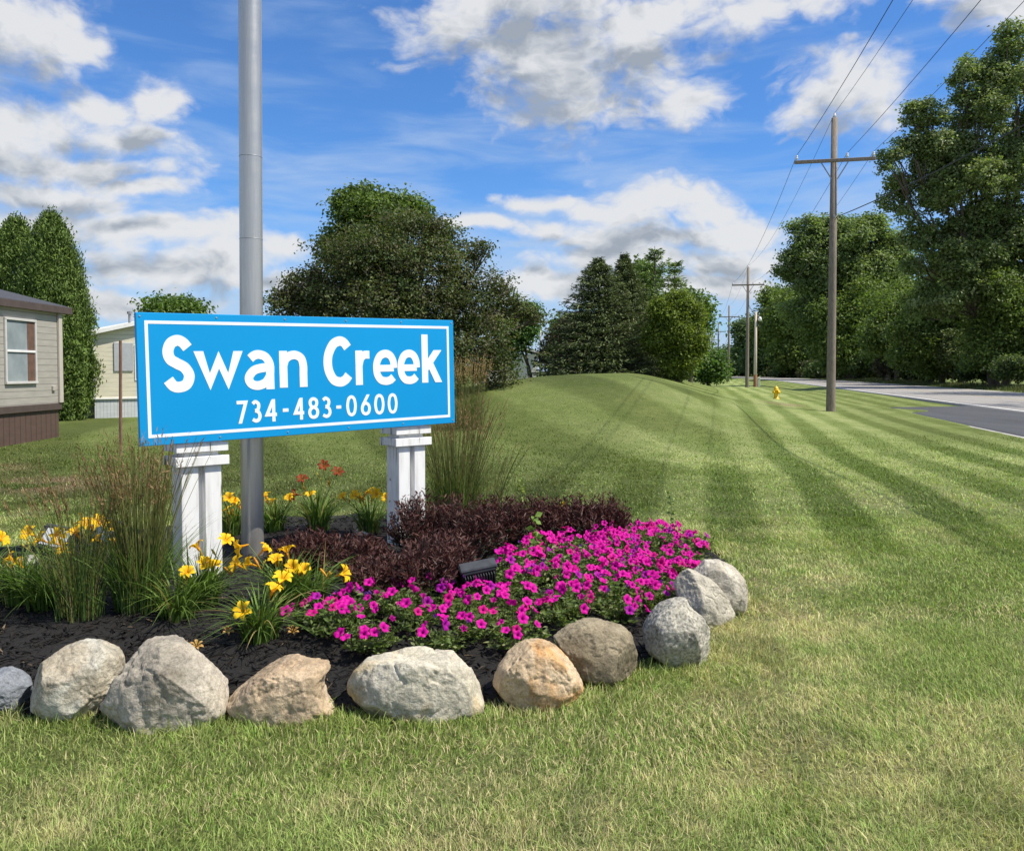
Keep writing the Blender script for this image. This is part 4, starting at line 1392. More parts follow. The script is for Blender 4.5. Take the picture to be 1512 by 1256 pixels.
def crown(mb, blobs, ncl, k, L, W, cols, rg, lump=.28, gap=.0, gapscale=1.2, upb=.5, shell=.62, sig=None, axis_up=0.0, inner=.25, sub=9, core=.72):
    """leaf clumps through the volume of several ellipsoids; blobs rows: cx cy cz rx ry rz"""
    B = np.asarray(blobs, float)
    if sub:
        # every mass of the crown is made of smaller boughs standing out from it
        S = []
        for b in B:
            dd = nrm(rg.normal(0, 1, (sub, 3))); dd[:, 2] = np.where((dd[:, 2] < -.2) & (rg.uniform(0, 1, sub) < .5), -dd[:, 2], dd[:, 2])
            f = rg.uniform(.30, .50, sub)
            c_ = b[:3] + dd * b[3:6] * rg.uniform(.5, .86, sub)[:, None]
            S.append(np.concatenate([c_, b[3:6] * f[:, None] * rg.uniform(.85, 1.2, (sub, 3)) * np.array([1.1, 1.1, .85])], 1))
        C0 = B.copy(); C0[:, 3:6] *= core
        B = np.concatenate(S + [C0]) if core > 0 else np.concatenate(S)
    area = (B[:, 3] * B[:, 5] + B[:, 4] * B[:, 5] + B[:, 3] * B[:, 4])
    bi = rg.choice(len(B), ncl, p=area / area.sum())
    d = nrm(rg.normal(0, 1, (ncl, 3)))
    lowd = d[:, 2] < -.3
    d[:, 2] = np.where(lowd & (rg.uniform(0, 1, ncl) < .5), -d[:, 2], d[:, 2])
    u = np.where(rg.uniform(0, 1, ncl) < inner, rg.uniform(.25, .8, ncl), rg.uniform(shell, 1.03, ncl))
    rmean = B[bi, 3:6].mean(1)
    lm = 1 + lump * 2 * (fbm3(d * 2.2 + bi[:, None] * 5.1, 3, 11) - .5)
    c = B[bi, :3] + d * B[bi, 3:6] * (u * lm)[:, None]
    keep = np.ones(ncl, bool)
    if gap > 0: keep &= vn3(c / gapscale, 77) > gap
    c, d, bi, rmean = c[keep], d[keep], bi[keep], rmean[keep]
    n = len(c)
    cl_t = rg.normal(0, 1, n)
    cols = np.asarray(cols, float)
    ci = rg.choice(len(cols), n)
    sg = (sig if sig is not None else L * 1.6)
    pos = np.repeat(c, k, 0) + rg.normal(0, 1, (n * k, 3)) * np.array([sg, sg, sg * .7])
    dd = np.repeat(d, k, 0)
    nor = dd * .75 + rg.normal(0, .65, (n * k, 3)) + np.array([0, 0, upb])
    ax = rg.normal(0, 1, (n * k, 3)) + np.array([0, 0, -.25 + axis_up])
    cc = cols[np.repeat(ci, k)] * np.clip(1 + .22 * np.repeat(cl_t, k) + rg.normal(0, .18, n * k), .45, 1.8)[:, None]
    leaves(mb, pos, nor, ax, L * rg.uniform(.65, 1.3, n * k), W * rg.uniform(.65, 1.3, n * k), cc, .18)


def tree(name, label, base, blobs, cols, ncl, k, L, W, seed, group=None, cat='tree', trunk_r=.2, bark='bark', fork=.35, ground=None, **kw):
    rg = np.random.default_rng(3000 + seed)
    base = np.asarray(base, float)
    if group == WG or group == 'brush along the far verge':
        k = int(k * 1.7); kf = .0037 * base[1] / L
        L, W = L * kf, W * kf
        if 'sig' in kw: kw['sig'] *= kf
    o = empty(name, tuple(base), label, cat, group)
    B = np.asarray(blobs, float).copy(); B[:, :3] -= base
    mb = MB()
    top = B[:, 2].max()
    f = np.array([B[:, 0].mean() * .3, B[:, 1].mean() * .3, max(.3, B[:, 2].mean() * fork)])
    tube(mb, [(0, 0, -.4), (0, 0, 0), f * .5 + [.0, 0, 0], f], [trunk_r * 1.5, trunk_r * 1.15, trunk_r * .95, trunk_r * .8], 9)
    for b in B:
        e = b[:3] + np.array([0, 0, b[5] * .35]); m_ = (f + e) / 2 + rg.normal(0, .08, 3) * np.linalg.norm(e - f)
        tube(mb, [(1 - t) ** 2 * f + 2 * t * (1 - t) * m_ + t * t * e for t in np.linspace(0, 1, 7)], np.linspace(trunk_r * .55, trunk_r * .10, 7), 6)
        for _ in range(4):
            e2 = b[:3] + nrm(rg.normal(0, 1, 3)) * b[3:6] * .8; s_ = (f + e) / 2 * .4 + b[:3] * .6
            tube(mb, [s_, (s_ + e2) / 2 + rg.normal(0, .1, 3) * b[3], e2], [trunk_r * .25, trunk_r * .15, trunk_r * .05], 5)
    mb.build('trunk', M[bark], o, True)
    mb = MB(); crown(mb, B, ncl, k, L, W, cols, rg, **kw)
    mb.build('crown', M['leaf'], o)
    return o


def pb(Y, rows):
    """ellipsoids given as photo column, row, half width, half height (pixels) at a distance; each with real depth"""
    out = []
    for r in rows:
        dY = r[4] if len(r) > 4 else 0
        c = at(r[0], r[1], Y + dY); k = (Y + dY) / F
        rx, rz = r[2] * k, r[3] * k
        out.append((*c, rx, (rx + rz) * .5, rz))
    return out


def gbase(px, Y, dz=0.0):
    p = at(px, 500, Y); return np.array([p[0], Y, float(zf(p[0], Y)) + dz])


# crab apple behind the sign
tree('crab_apple_tree', 'broad dark bronze-leaved tree directly behind the sign', gbase(640, 24),
     pb(24, [(575, 395, 95, 62), (515, 410, 70, 60, .5), (450, 430, 38, 34), (630, 405, 72, 68, -.8), (695, 445, 72, 60), (740, 458, 40, 40, .4), (772, 462, 20, 20), (672, 390, 46, 40, .3), (690, 530, 75, 68, -.6), (735, 560, 38, 48), (610, 345, 60, 40), (640, 345, 28, 22, .3),
              (560, 470, 130, 80), (640, 480, 90, 70), (430, 460, 40, 36), (470, 450, 60, 44), (640, 560, 70, 50), (480, 365, 26, 18), (715, 370, 16, 14), (795, 470, 12, 14)]),
     [(0.079, 0.103, 0.034), (0.103, 0.118, 0.042), (0.099, 0.089, 0.046), (0.129, 0.151, 0.056), (0.070, 0.110, 0.031)], 6500, 14, .095, .058, 1, trunk_r=.14, gap=.12, gapscale=.8, lump=.3, sig=.12, fork=.25, inner=.35, core=.88)
tree('maple_tree', 'bright green tree top rising behind the dark round tree', gbase(555, 33),
     pb(33, [(560, 322, 62, 42), (520, 318, 30, 38), (590, 318, 30, 36), (500, 312, 13, 24), (545, 294, 18, 24), (575, 298, 14, 22), (620, 312, 14, 24), (525, 298, 12, 18), (603, 300, 12, 18), (560, 400, 75, 60), (500, 370, 30, 30)]),
     [(0.114, 0.170, 0.034), (0.137, 0.204, 0.046), (0.091, 0.142, 0.031)], 2600, 11, .16, .11, 2, trunk_r=.2, lump=.4, sig=.2, axis_up=.8, gap=.12)
tree('locust_tree', 'mid green feathery tree at the right shoulder of the dark round tree', gbase(785, 46),
     pb(46, [(775, 478, 22, 38), (760, 500, 22, 40)]), [(0.096, 0.184, 0.048), (0.112, 0.208, 0.056)], 900, 12, .2, .12, 3, trunk_r=.14, lump=.35)
tree('background_tree', 'small rounded tree top seen just above the left part of the sign', gbase(258, 62),
     pb(62, [(258, 462, 40, 22), (235, 468, 20, 15), (282, 466, 18, 14), (258, 500, 45, 35)]), [(0.096, 0.160, 0.032), (0.120, 0.192, 0.040)], 1000, 11, .3, .2, 4, trunk_r=.25, lump=.35)


def arborvitae(px, Y, top, wpx, label, seed):
    b = gbase(px, Y); k = Y / F
    rg = np.random.default_rng(4000 + seed)
    H = CH + (HZ - top) * k - b[2]; R = wpx * k
    o = empty('arborvitae', tuple(b), label, 'evergreen tree', 'evergreens by the mobile home')
    mb = MB(); tube(mb, [(0, 0, -.2), (0, 0, H * .5), (0, 0, H * .92)], [.14, .09, .02], 7); mb.build('trunk', M['bark'], o, True)
    n, kk = 5200, 14
    t = rg.uniform(0, 1, n) ** 1.05; a = rg.uniform(0, 2 * PI, n)
    prof = np.clip(np.minimum(1, (1 - t) * 2.0) ** .62 * (.80 + .25 * np.minimum(1, t * 4)), 0, 1.05)
    lm = 1 + .46 * (fbm3(np.stack([np.cos(a) * 2.6, np.sin(a) * 2.6, t * 8], 1) + seed, 3, 6) - .5) * 2
    rr = R * prof * np.where(rg.uniform(0, 1, n) < .2, rg.uniform(.4, .85, n), rg.uniform(.82, 1.05, n)) * lm
    c = np.stack([np.cos(a) * rr, np.sin(a) * rr, .1 + t * H * .97], 1)
    d = np.stack([np.cos(a), np.sin(a), np.zeros(n)], 1)
    pos = np.repeat(c, kk, 0) + rg.normal(0, 1, (n * kk, 3)) * np.array([.10, .10, .14])
    ax = np.repeat(d, kk, 0) * .5 + rg.normal(0, .42, (n * kk, 3)) + [0, 0, 1.0]
    nor = np.repeat(d, kk, 0) + rg.normal(0, .8, (n * kk, 3))
    base = np.array([[.095, .150, .026], [.125, .185, .036], [.075, .125, .024]])[rg.choice(3, n)]
    cc = np.repeat(base * np.clip(1 + .2 * rg.normal(0, 1, n), .5, 1.6)[:, None], kk, 0) * np.clip(1 + .16 * rg.normal(0, 1, n * kk), .5, 1.6)[:, None]
    mb = MB(); leaves(mb, pos, nor, ax, rg.uniform(.08, .17, n * kk), rg.uniform(.03, .06, n * kk), cc, .15)
    mb.build('foliage', M['needle'], o)


arborvitae(78, 27, 320, 50, 'taller arborvitae evergreen right beside the beige mobile home', 1)
arborvitae(27, 28, 327, 58, 'left arborvitae evergreen rising above the beige mobile home roof', 2)


def conifer(name, label, px, Y, toppx, wpx, seed, cols, whorls=24, nb=13, droop=.30, up=.25, dens=26, L=.26, W=.10, power=.85, z0=.03, dz=0, topx=None, rough=.14):
    rg = np.random.default_rng(5000 + seed)
    b = gbase(px, Y, dz); k = Y / F
    H = CH + (HZ - toppx) * k - b[2]; R = wpx * k
    lx = ((topx - px) * k) if topx else 0
    o = empty(name, tuple(b), label, 'conifer', 'conifers on the berm')
    tr = MB(); tube(tr, [(lx * t, 0, -.4 + (H + .3) * t) for t in np.linspace(0, 1, 7)], np.linspace(.22, .015, 7), 8)
    mb = MB(); cols = np.asarray(cols)
    for w in range(whorls):
        t = z0 + (1 - z0) * (w + rg.uniform(-.3, .3)) / whorls
        t = min(max(t, z0), .985)
        n = max(5, int(nb * (1 - .55 * t)))
        rad = R * (1 - t) ** power * (.93 + .07 * math.sin(w * 2.3)) + .10
        for j in range(n):
            a = 2 * PI * (j + rg.uniform(-.35, .35)) / n + w * 1.3
            r = rad * rg.uniform(1 - 2.2 * rough, 1 + rough)
            d = np.array([math.cos(a), math.sin(a), 0])
            z = H * t + rg.uniform(-.12, .12)
            s = np.linspace(0, 1, 6)
            sag = r * (-droop * s + up * s ** 2.5) * (1 - .8 * t) + r * .55 * s * max(0, t - .55)
            path = np.array([lx * t, 0, z]) + d * (r * s)[:, None] + np.array([0, 0, 1]) * sag[:, None]
            tube(tr, path[[0, 2, 5]], [.035 * (1 - t) + .008, .02 * (1 - t) + .006, .004], 4, False)
            m = max(6, int(dens * (.35 + .65 * r / R)))
            ss = rg.uniform(.12, 1.02, m) ** .75
            p = np.stack([np.interp(ss, s, path[:, q]) for q in range(3)], 1)
            sd = np.array([-d[1], d[0], 0])
            fan = rg.uniform(-1, 1, m) * (.16 + .24 * r * (1 - ss * .55)) 
            p = p + sd * fan[:, None] + np.array([0, 0, 1]) * (rg.uniform(-.16, .06, m))[:, None]
            ax = d * .9 + sd * (np.sign(fan) * rg.uniform(.2, .9, m))[:, None] + np.stack([0 * ss, 0 * ss, rg.uniform(-.55, .25, m) + up * ss], 1)
            nor = np.array([0, 0, 1.0]) + rg.normal(0, .55, (m, 3))
            c = cols[rg.choice(len(cols), m)] * np.clip(1 + .2 * rg.normal(0, 1, m) + .12 * rg.normal(), .5, 1.7)[:, None]
            c = c * np.where(ss[:, None] > .85, np.array([1.35, 1.3, 1.2]), 1)
            leaves(mb, p, nor, ax, L * rg.uniform(.7, 1.4, m), W * rg.uniform(.7, 1.4, m), c, .2)
    tr.build('trunk', M['bark'], o, True)
    mb.build('foliage', M['needle'], o)


SPR = [(0.067, 0.094, 0.039), (0.089, 0.118, 0.048), (0.122, 0.152, 0.060)]
conifer('spruce_tree', 'left dark blue-green spruce tree of the twin spruces on the berm', 884, 43, 382, 112, 1, SPR, 34, 20, dens=110, power=.80, L=.19, W=.055)
conifer('spruce_tree', 'right dark blue-green spruce tree of the twin spruces on the berm', 922, 44.5, 376, 84, 2, SPR, 34, 18, dens=100, power=.88, L=.19, W=.055)
conifer('pine_tree', 'tallest green pine with tufted top behind the spruces', 966, 50, 362, 66, 3, [(0.108, 0.170, 0.039), (0.132, 0.200, 0.050), (0.087, 0.140, 0.039)], 17, 10, droop=.0, up=.55, dens=70, L=.30, W=.07, power=.62, rough=.22)
conifer('pine_tree', 'shorter green pine on the right of the tallest pine', 996, 51.5, 383, 44, 4, [(0.120, 0.180, 0.039), (0.144, 0.210, 0.050)], 16, 9, droop=.0, up=.5, dens=60, L=.30, W=.07, power=.6, rough=.22)
YG = [(.150, .205, .030), (.190, .240, .034), (.115, .160, .028)]
tree('deciduous_tree', 'bright yellow-green leafy tree at the right of the spruces', gbase(1000, 41),
     pb(41, [(1002, 455, 20, 26), (982, 458, 16, 20), (1020, 464, 13, 20), (1030, 515, 14, 24), (1002, 478, 28, 34), (990, 508, 30, 38), (1014, 512, 24, 36), (970, 505, 16, 26), (1022, 482, 13, 24), (984, 466, 18, 20), (1004, 540, 26, 22), (996, 552, 16, 10)]), YG, 3000, 20, .135, .09, 11, trunk_r=.16, lump=.5, sig=.2, core=.6, sub=12, gap=.08, gapscale=.9)
tree('small_tree', 'olive tree top between the spruces and the pine', gbase(945, 53),
     pb(53, [(948, 430, 26, 40), (944, 480, 40, 50)]), [(0.096, 0.160, 0.032), (0.120, 0.184, 0.040)], 1300, 11, .24, .16, 12, trunk_r=.15, lump=.35)
tree('deciduous_tree', 'rounded green tree beyond the yellow-green one', gbase(1020, 56),
     pb(56, [(1018, 470, 24, 36), (1028, 500, 16, 40), (1030, 460, 12, 20)]), [(0.088, 0.152, 0.029), (0.112, 0.184, 0.035)], 900, 11, .26, .17, 13, trunk_r=.15, lump=.35)
tree('plum_bush', 'dark purplish bush at the left foot of the spruces', gbase(832, 46),
     pb(46, [(830, 520, 24, 30), (845, 505, 26, 36), (815, 535, 14, 18), (850, 535, 30, 20)]), [(0.096, 0.077, 0.048), (0.120, 0.096, 0.051), (0.080, 0.088, 0.045)], 1100, 11, .2, .12, 14, cat='bush', trunk_r=.08, lump=.35)
tree('deciduous_tree', 'green tree top left of the spruces behind the purplish bush', gbase(848, 60),
     pb(60, [(848, 490, 24, 26), (838, 500, 18, 20)]), [(0.088, 0.160, 0.035), (0.112, 0.192, 0.048)], 500, 11, .3, .2, 15, trunk_r=.12, lump=.35)
tree('round_bush', 'green bush by the mown path beyond the yellow-green tree', gbase(1046, 66),
     pb(66, [(1046, 540, 18, 20), (1058, 548, 10, 12), (1034, 545, 12, 18), (1046, 556, 18, 10)]), [(0.096, 0.176, 0.035), (0.080, 0.144, 0.032)], 500, 11, .26, .18, 16, cat='bush', trunk_r=.08, lump=.35)

def WB(px, Y): return gbase(px, max(Y, wood_y(px)))
def WP(px, Y, rows): return pb(max(Y, wood_y(px)), [[r_[0], r_[1], r_[2], r_[3], (r_[4] if len(r_) > 4 else 0)] for r_ in rows])


# woodland across the road
CW = [(0.163, 0.218, 0.066), (0.199, 0.253, 0.093), (0.241, 0.282, 0.131), (0.133, 0.190, 0.055)]
WD = [(0.101, 0.153, 0.033), (0.134, 0.192, 0.041), (0.165, 0.224, 0.049)]
WG = 'trees of the wood across the road'
tree('cottonwood_tree', 'tallest cottonwood with an airy crown at the right edge of the photo', WB(1470, 74),
     WP(1470, 74, [(1486, 80, 30, 46), (1462, 120, 30, 40), (1424, 120, 18, 46), (1500, 150, 50, 70), (1440, 185, 46, 50), (1372, 180, 20, 32), (1345, 175, 14, 24), (1395, 235, 50, 46), (1345, 235, 32, 34), (1312, 240, 20, 18), (1325, 285, 24, 34, 2),
              (1360, 305, 44, 44), (1440, 290, 70, 70), (1515, 270, 60, 90), (1392, 372, 54, 54), (1352, 352, 20, 26), (1470, 385, 80, 80), (1545, 180, 40, 90), (1560, 380, 60, 120), (1360, 402, 26, 28), (1425, 425, 56, 46), (1500, 450, 70, 60), (1385, 455, 40, 40), (1450, 350, 60, 60)]),
     CW, 9000, 13, .40, .28, 21, WG, trunk_r=.45, lump=.40, gap=.20, gapscale=1.5, sig=.42, fork=.3, inner=.12, core=0)
tree('cottonwood_tree', 'grey-green rounded tree behind the nearest utility pole', WB(1250, 104),
     WP(1250, 104, [(1235, 355, 50, 40), (1282, 350, 40, 34), (1195, 360, 34, 32), (1172, 385, 22, 20), (1215, 410, 52, 46), (1280, 410, 48, 58), (1315, 385, 30, 40), (1160, 402, 14, 12), (1240, 460, 70, 50), (1310, 440, 32, 40)]),
     [(0.174, 0.232, 0.077), (0.209, 0.270, 0.099), (0.146, 0.206, 0.064)], 4800, 12, .46, .32, 22, WG, trunk_r=.4, lump=.36, gap=.25, gapscale=2, sig=.5)
tree('woodland_tree', 'dark green tree standing below the grey-green rounded one', WB(1255, 92),
     WP(1255, 92, [(1262, 470, 48, 66), (1225, 500, 40, 52), (1290, 510, 42, 44), (1255, 530, 60, 28)]), WD, 2000, 11, .5, .34, 23, WG, trunk_r=.35, lump=.32)
tree('woodland_tree', 'dark leafy tree left of the nearest utility pole', WB(1185, 118),
     WP(1185, 118, [(1185, 462, 34, 42), (1165, 490, 30, 44), (1200, 510, 36, 44), (1178, 530, 40, 24)]), WD, 1700, 11, .6, .42, 24, WG, trunk_r=.4, lump=.34)
tree('woodland_tree', 'dark tree with a rounded top right of the second utility pole', WB(1140, 150),
     WP(1140, 150, [(1145, 470, 22, 46), (1135, 505, 24, 42), (1160, 450, 16, 24), (1150, 530, 30, 22)]), WD, 1300, 11, .75, .5, 25, WG, trunk_r=.4, lump=.34)
tree('woodland_tree', 'pale green tree seen behind the second utility pole', WB(1098, 205),
     WP(1098, 205, [(1098, 492, 13, 20), (1106, 515, 13, 30), (1120, 500, 14, 34), (1112, 535, 18, 14)]), [(0.096, 0.144, 0.056), (0.112, 0.168, 0.064)], 900, 10, .9, .6, 26, WG, trunk_r=.4, lump=.34)
tree('woodland_tree', 'dark tree filling the wood below the cottonwood on its left', WB(1392, 82),
     WP(1392, 82, [(1392, 450, 44, 60), (1360, 500, 40, 50), (1420, 500, 46, 54), (1390, 530, 60, 28)]), WD, 2200, 11, .48, .33, 27, WG, trunk_r=.35, lump=.34, gap=.1, gapscale=2)
tree('woodland_tree', 'dark tree filling the wood below the cottonwood at the photo edge', WB(1485, 76),
     WP(1485, 76, [(1480, 450, 52, 60), (1515, 490, 50, 60), (1455, 510, 40, 44), (1490, 530, 60, 30), (1550, 450, 40, 90)]), WD, 2400, 11, .46, .32, 28, WG, trunk_r=.35, lump=.34)
tree('woodland_tree', 'dark understorey tree behind the dead leaning trunk', WB(1325, 98),
     WP(1325, 98, [(1330, 470, 36, 46), (1335, 520, 44, 36), (1300, 500, 30, 50)]), WD, 1500, 11, .5, .34, 29, WG, trunk_r=.3, lump=.34)
for k, (px, Y, r, lb) in enumerate(((1420, 104, 60, 'shaded tree deep in the wood behind the cottonwood trunk'), (1520, 98, 70, 'shaded tree deep in the wood at the photo edge'), (1340, 128, 56, 'shaded tree deep in the wood behind the dead trunk'), (1262, 140, 52, 'shaded tree deep in the wood behind the nearest pole'))):
    tree('woodland_tree', lb, WB(px, Y), WP(px, Y, [(px, 470, r, 60), (px - r * .5, 510, r * .6, 50), (px + r * .5, 510, r * .6, 50)]), WD, 1300, 11, .6, .42, 60 + k, WG, trunk_r=.35, lump=.34)
for k, (x_, y_, lb) in enumerate(((43.5, 55, 'roadside cottonwood just outside the right edge whose shade falls on the road'), (36.5, 34, 'nearest roadside tree outside the right edge of the photo'))):
    tree('cottonwood_tree', lb, (x_, y_, 0), [(x_ + 1, y_, 9, 6, 6, 6), (x_ + 3, y_ + 3, 15, 5, 5, 6), (x_, y_ - 3, 13, 4, 4, 5), (x_ + 2, y_, 20, 4, 4, 4)], CW, 1500, 11, .5, .36, 120 + k, WG, trunk_r=.4, lump=.4, gap=.2, gapscale=2)
# brush along the far verge
for k, (px, py, Y, w, h, cs, lb) in enumerate((
        (1345, 520, 80, 30, 30, [(.12, .17, .03), (.09, .14, .025)], 'yellow-green sunlit bush below the dead trunk'),
        (1278, 535, 86, 16, 22, [(.10, .15, .035), (.08, .12, .03)], 'light green bush just right of the nearest utility pole'),
        (1320, 540, 82, 22, 18, [(.11, .095, .06), (.09, .08, .05)], 'brown-grey leafless looking brush by the road'),
        (1408, 520, 76, 22, 30, [(.13, .16, .05), (.10, .13, .04)], 'straggly pale bush with bare twigs on the far verge'),
        (1375, 540, 79, 26, 20, [(0.080, 0.112, 0.032), (0.064, 0.096, 0.029)], 'dark low bush on the far verge'),
        (1452, 540, 74, 36, 22, [(0.072, 0.104, 0.035), (0.088, 0.128, 0.048)], 'dim low brush left of the photo edge'),
        (1505, 542, 71, 36, 22, [(0.080, 0.120, 0.040), (0.104, 0.144, 0.048)], 'dim low brush cut by the photo edge'),
        (1225, 545, 100, 30, 14, [(0.080, 0.128, 0.032), (0.096, 0.144, 0.040)], 'low verge brush left of the nearest pole base'),
        (1175, 547, 125, 30, 12, [(0.080, 0.128, 0.032), (0.096, 0.144, 0.040)], 'low verge brush beyond the yellow hydrant'))):
    tree('roadside_bush', lb, WB(px, Y), WP(px, Y, [(px, py, w, h), (px - w * .5, py + h * .4, w * .6, h * .6), (px + w * .5, py + h * .35, w * .6, h * .6)]), cs, 620, 10, .34, .18, 80 + k, 'brush along the far verge', 'bush', trunk_r=.06, lump=.4, sig=.3)
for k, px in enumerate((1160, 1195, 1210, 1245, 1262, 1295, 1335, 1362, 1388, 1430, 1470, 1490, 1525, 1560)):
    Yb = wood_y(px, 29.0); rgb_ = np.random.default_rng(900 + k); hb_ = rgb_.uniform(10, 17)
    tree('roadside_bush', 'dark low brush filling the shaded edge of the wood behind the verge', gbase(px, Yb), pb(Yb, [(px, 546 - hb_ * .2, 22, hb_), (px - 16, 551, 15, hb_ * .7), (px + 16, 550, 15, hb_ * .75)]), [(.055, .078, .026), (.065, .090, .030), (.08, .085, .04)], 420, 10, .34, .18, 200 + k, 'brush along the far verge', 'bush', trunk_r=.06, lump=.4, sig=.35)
# dead leaning trunk
o = empty('dead_tree', tuple(gbase(1312, 119)), 'bare pale dead trunk leaning right with broken twigs', 'dead tree')
p0 = np.array(o.location); mb = MB()
e = at(1345, 462, 117) - p0; s_ = at(1315, 497, 117) - p0
tube(mb, [(0, 0, -.3), s_ * .6, s_, s_ * .45 + e * .55 + [.0, 0, .15], e], [.36, .31, .27, .18, .08], 8)
mb.build('trunk', M['palebark'], o, True)
for (ax_, ay_) in ((1352, 440), (1360, 470), (1338, 440), (1318, 470)):
    mb = MB(); q = at(ax_, ay_, 117) - p0; st = e * .8 + s_ * .2
    tube(mb, [st, (st + q) / 2 + [.1, 0, .1], q], [.10, .06, .02], 6); mb.build('branch', M['palebark'], o, True)
# far trees at the end of the road
for k, (px, Y, top, w, lb) in enumerate(((1062, 300, 520, 14, 'distant tree left of the farthest utility poles'), (1082, 330, 514, 13, 'distant tree between the third and second utility poles'),
                                         (1050, 250, 528, 10, 'distant low tree at the end of the mown path'), (1092, 260, 522, 12, 'distant dark tree right beside the second utility pole'), (1125, 230, 516, 22, 'distant wood-edge tree beside the pale pole'))):
    cy_ = (top + 553) / 2
    tree('distant_tree', lb, gbase(px, Y), pb(Y, [(px, cy_ - 2, w, (553 - top) * .5), (px - w * .5, cy_ + 6, w * .7, (553 - top) * .36), (px + w * .5, cy_ + 5, w * .7, (553 - top) * .38)]), [(0.080, 0.136, 0.048), (0.096, 0.152, 0.056)], 420, 9, 1.1, .75, 100 + k, 'trees at the far end of the road', trunk_r=.3, lump=.35)


# tall verge weeds and wild grass on the far side (uncountable)
def verge():
    mb = MB(); n = 26000
    y = RNG.uniform(30, 170, n) ; o_ = RNG.uniform(24.0, 29.5, n); x = road_x(y) + o_
    z = zf(x, y)
    h = RNG.uniform(.2, .6, n) * (.4 + .5 * sst(24, 27, o_)) * (.5 + fbm2(x * .2, y * .2, 2, 91)) * 1.3
    c = np.where((RNG.uniform(0, 1, n) < .3)[:, None], np.array([.20, .17, .08]), np.array([.075, .115, .03])) * RNG.uniform(.6, 1.4, n)[:, None]
    blades(mb, np.stack([x, y, z], 1), RNG.uniform(0, 2 * PI, n), h, RNG.uniform(.1, .5, n), RNG.uniform(.02, .06, n), c, 2, .6)
    tag(mb.build('verge_grass', M['grass']), kind='stuff')


verge()

# ------------------------------------------------------------------ utility poles and wires
PD = nrm(np.array([.214, 1.0, 0])); PN = np.array([PD[1], -PD[0], 0])
PX0 = 11.6 - .214 * 30


def utility_pole(loc, H=10.55):
    o = empty('utility_pole', loc)
    o.rotation_euler = (0, 0, -math.atan(.214))
    mb = MB(); tube(mb, [(0, 0, -.5), (0, 0, 0), (.0, 0, H * .5), (0, 0, H)], [.175, .165, .135, .105], 14); mb.build('shaft', M['pole'], o, True)
    mb = MB(); box(mb, (0, -.15, 9.05 - .04), (2.75, .10, .12), None, .012); ca = mb.build('crossarm', M['pole'], o)
    for sg in (-1, 1):
        mb = MB(); tube(mb, [(sg * .48, -.17, 8.98), (sg * .1, -.16, 8.35)], [.022, .022], 5); mb.build('brace', M['steelgrey'], o)
    for x in (-1.3, .42, 1.3):
        mb = MB(); lathe(mb, [(.016, 0), (.016, .06), (.05, .06), (.055, .10), (.03, .13), (.045, .15), (.04, .19), (0, .2)], (x, -.15, 9.06), 10); mb.build('insulator', M['white'], ca, True)
    mb = MB(); lathe(mb, [(.016, 0), (.016, .05), (.05, .05), (.055, .10), (.03, .13), (.04, .17), (0, .18)], (0, 0, H), 10); mb.build('insulator', M['white'], o, True)
    mb = MB(); box(mb, (.0, -.2, 7.0), (.06, .12, .10), None, .01); mb.build('cable_clamp', M['steelgrey'], o)
    return o


PY = [(30, 0), (73, -.0), (115, 0), (158, 0), (200, 0)]
LBP = ['nearest and tallest looking utility pole with a crossarm beside the road', 'second utility pole with crossarm, next to the pale shorter pole', 'third utility pole along the mown verge',
       'fourth utility pole, small in the distance', 'fifth and farthest utility pole at the end of the line']
PX_PIX = [1227, 1103, 1075.5, 1060, 1051]
poles = []
for k, (Y, _) in enumerate(PY):
    x = (PX_PIX[k] - CX) / F * Y
    loc = (x, Y, float(zf(x, Y)) - .02)
    if k == 0: p_ = utility_pole(loc); first_pole = p_
    else:
        p_ = copy_tree(first_pole); p_.location = loc
    tag(p_, LBP[k], 'utility pole', 'utility poles along the road')
    poles.append(np.array(loc))


def localpt(k, x, y, z): return poles[k] + PN * x + PD * (-y) * -1 + np.array([0, 0, z])


prev = np.array([poles[0][0] - (poles[1][0] - poles[0][0]), poles[0][1] - 43, 0])


def span(mb, a, b, sag, r, n=18):
    t = np.linspace(0, 1, n); p = a * (1 - t)[:, None] + b * t[:, None]
    p[:, 2] -= sag * 4 * t * (1 - t)
    tube(mb, p, r, 5, False)


def wireline(label, lx, lz, r, sags, first=None, upto=5):
    mb = MB()
    P = [localpt(k, lx, -.15 if lz < 10 else 0, lz) for k in range(upto)]
    q = first if first is not None else prev + PN * lx + np.array([0, 0, lz])
    span(mb, q, P[0], sags[0], r)
    for k in range(upto - 1): span(mb, P[k], P[k + 1], sags[1], r)
    tag(mb.build('power_line', M['wire'], None, True), label, 'wire', 'overhead wires along the poles')


wireline('overhead wire on the left end of the crossarms', -1.3, 9.25, .0085, (.75, .85))
wireline('overhead wire over the tops of the utility poles', 0, 10.72, .007, (.75, .9))
wireline('overhead wire on the crossarm just right of the pole', .42, 9.25, .008, (.65, .85))
wireline('overhead wire on the right end of the crossarms', 1.3, 9.25, .007, (.6, .85))
mb = MB()
span(mb, np.array([5.6, -12, 6.4]), localpt(0, .1, -.2, 7.0), .75, .016)
for k in range(3): span(mb, localpt(k, .1, -.2, 7.0), localpt(k + 1, .1, -.2, 7.0), 1.4, .016)
tag(mb.build('communication_cable', M['wire'], None, True), 'thick black cable hung low on the poles below the crossarms', 'cable')
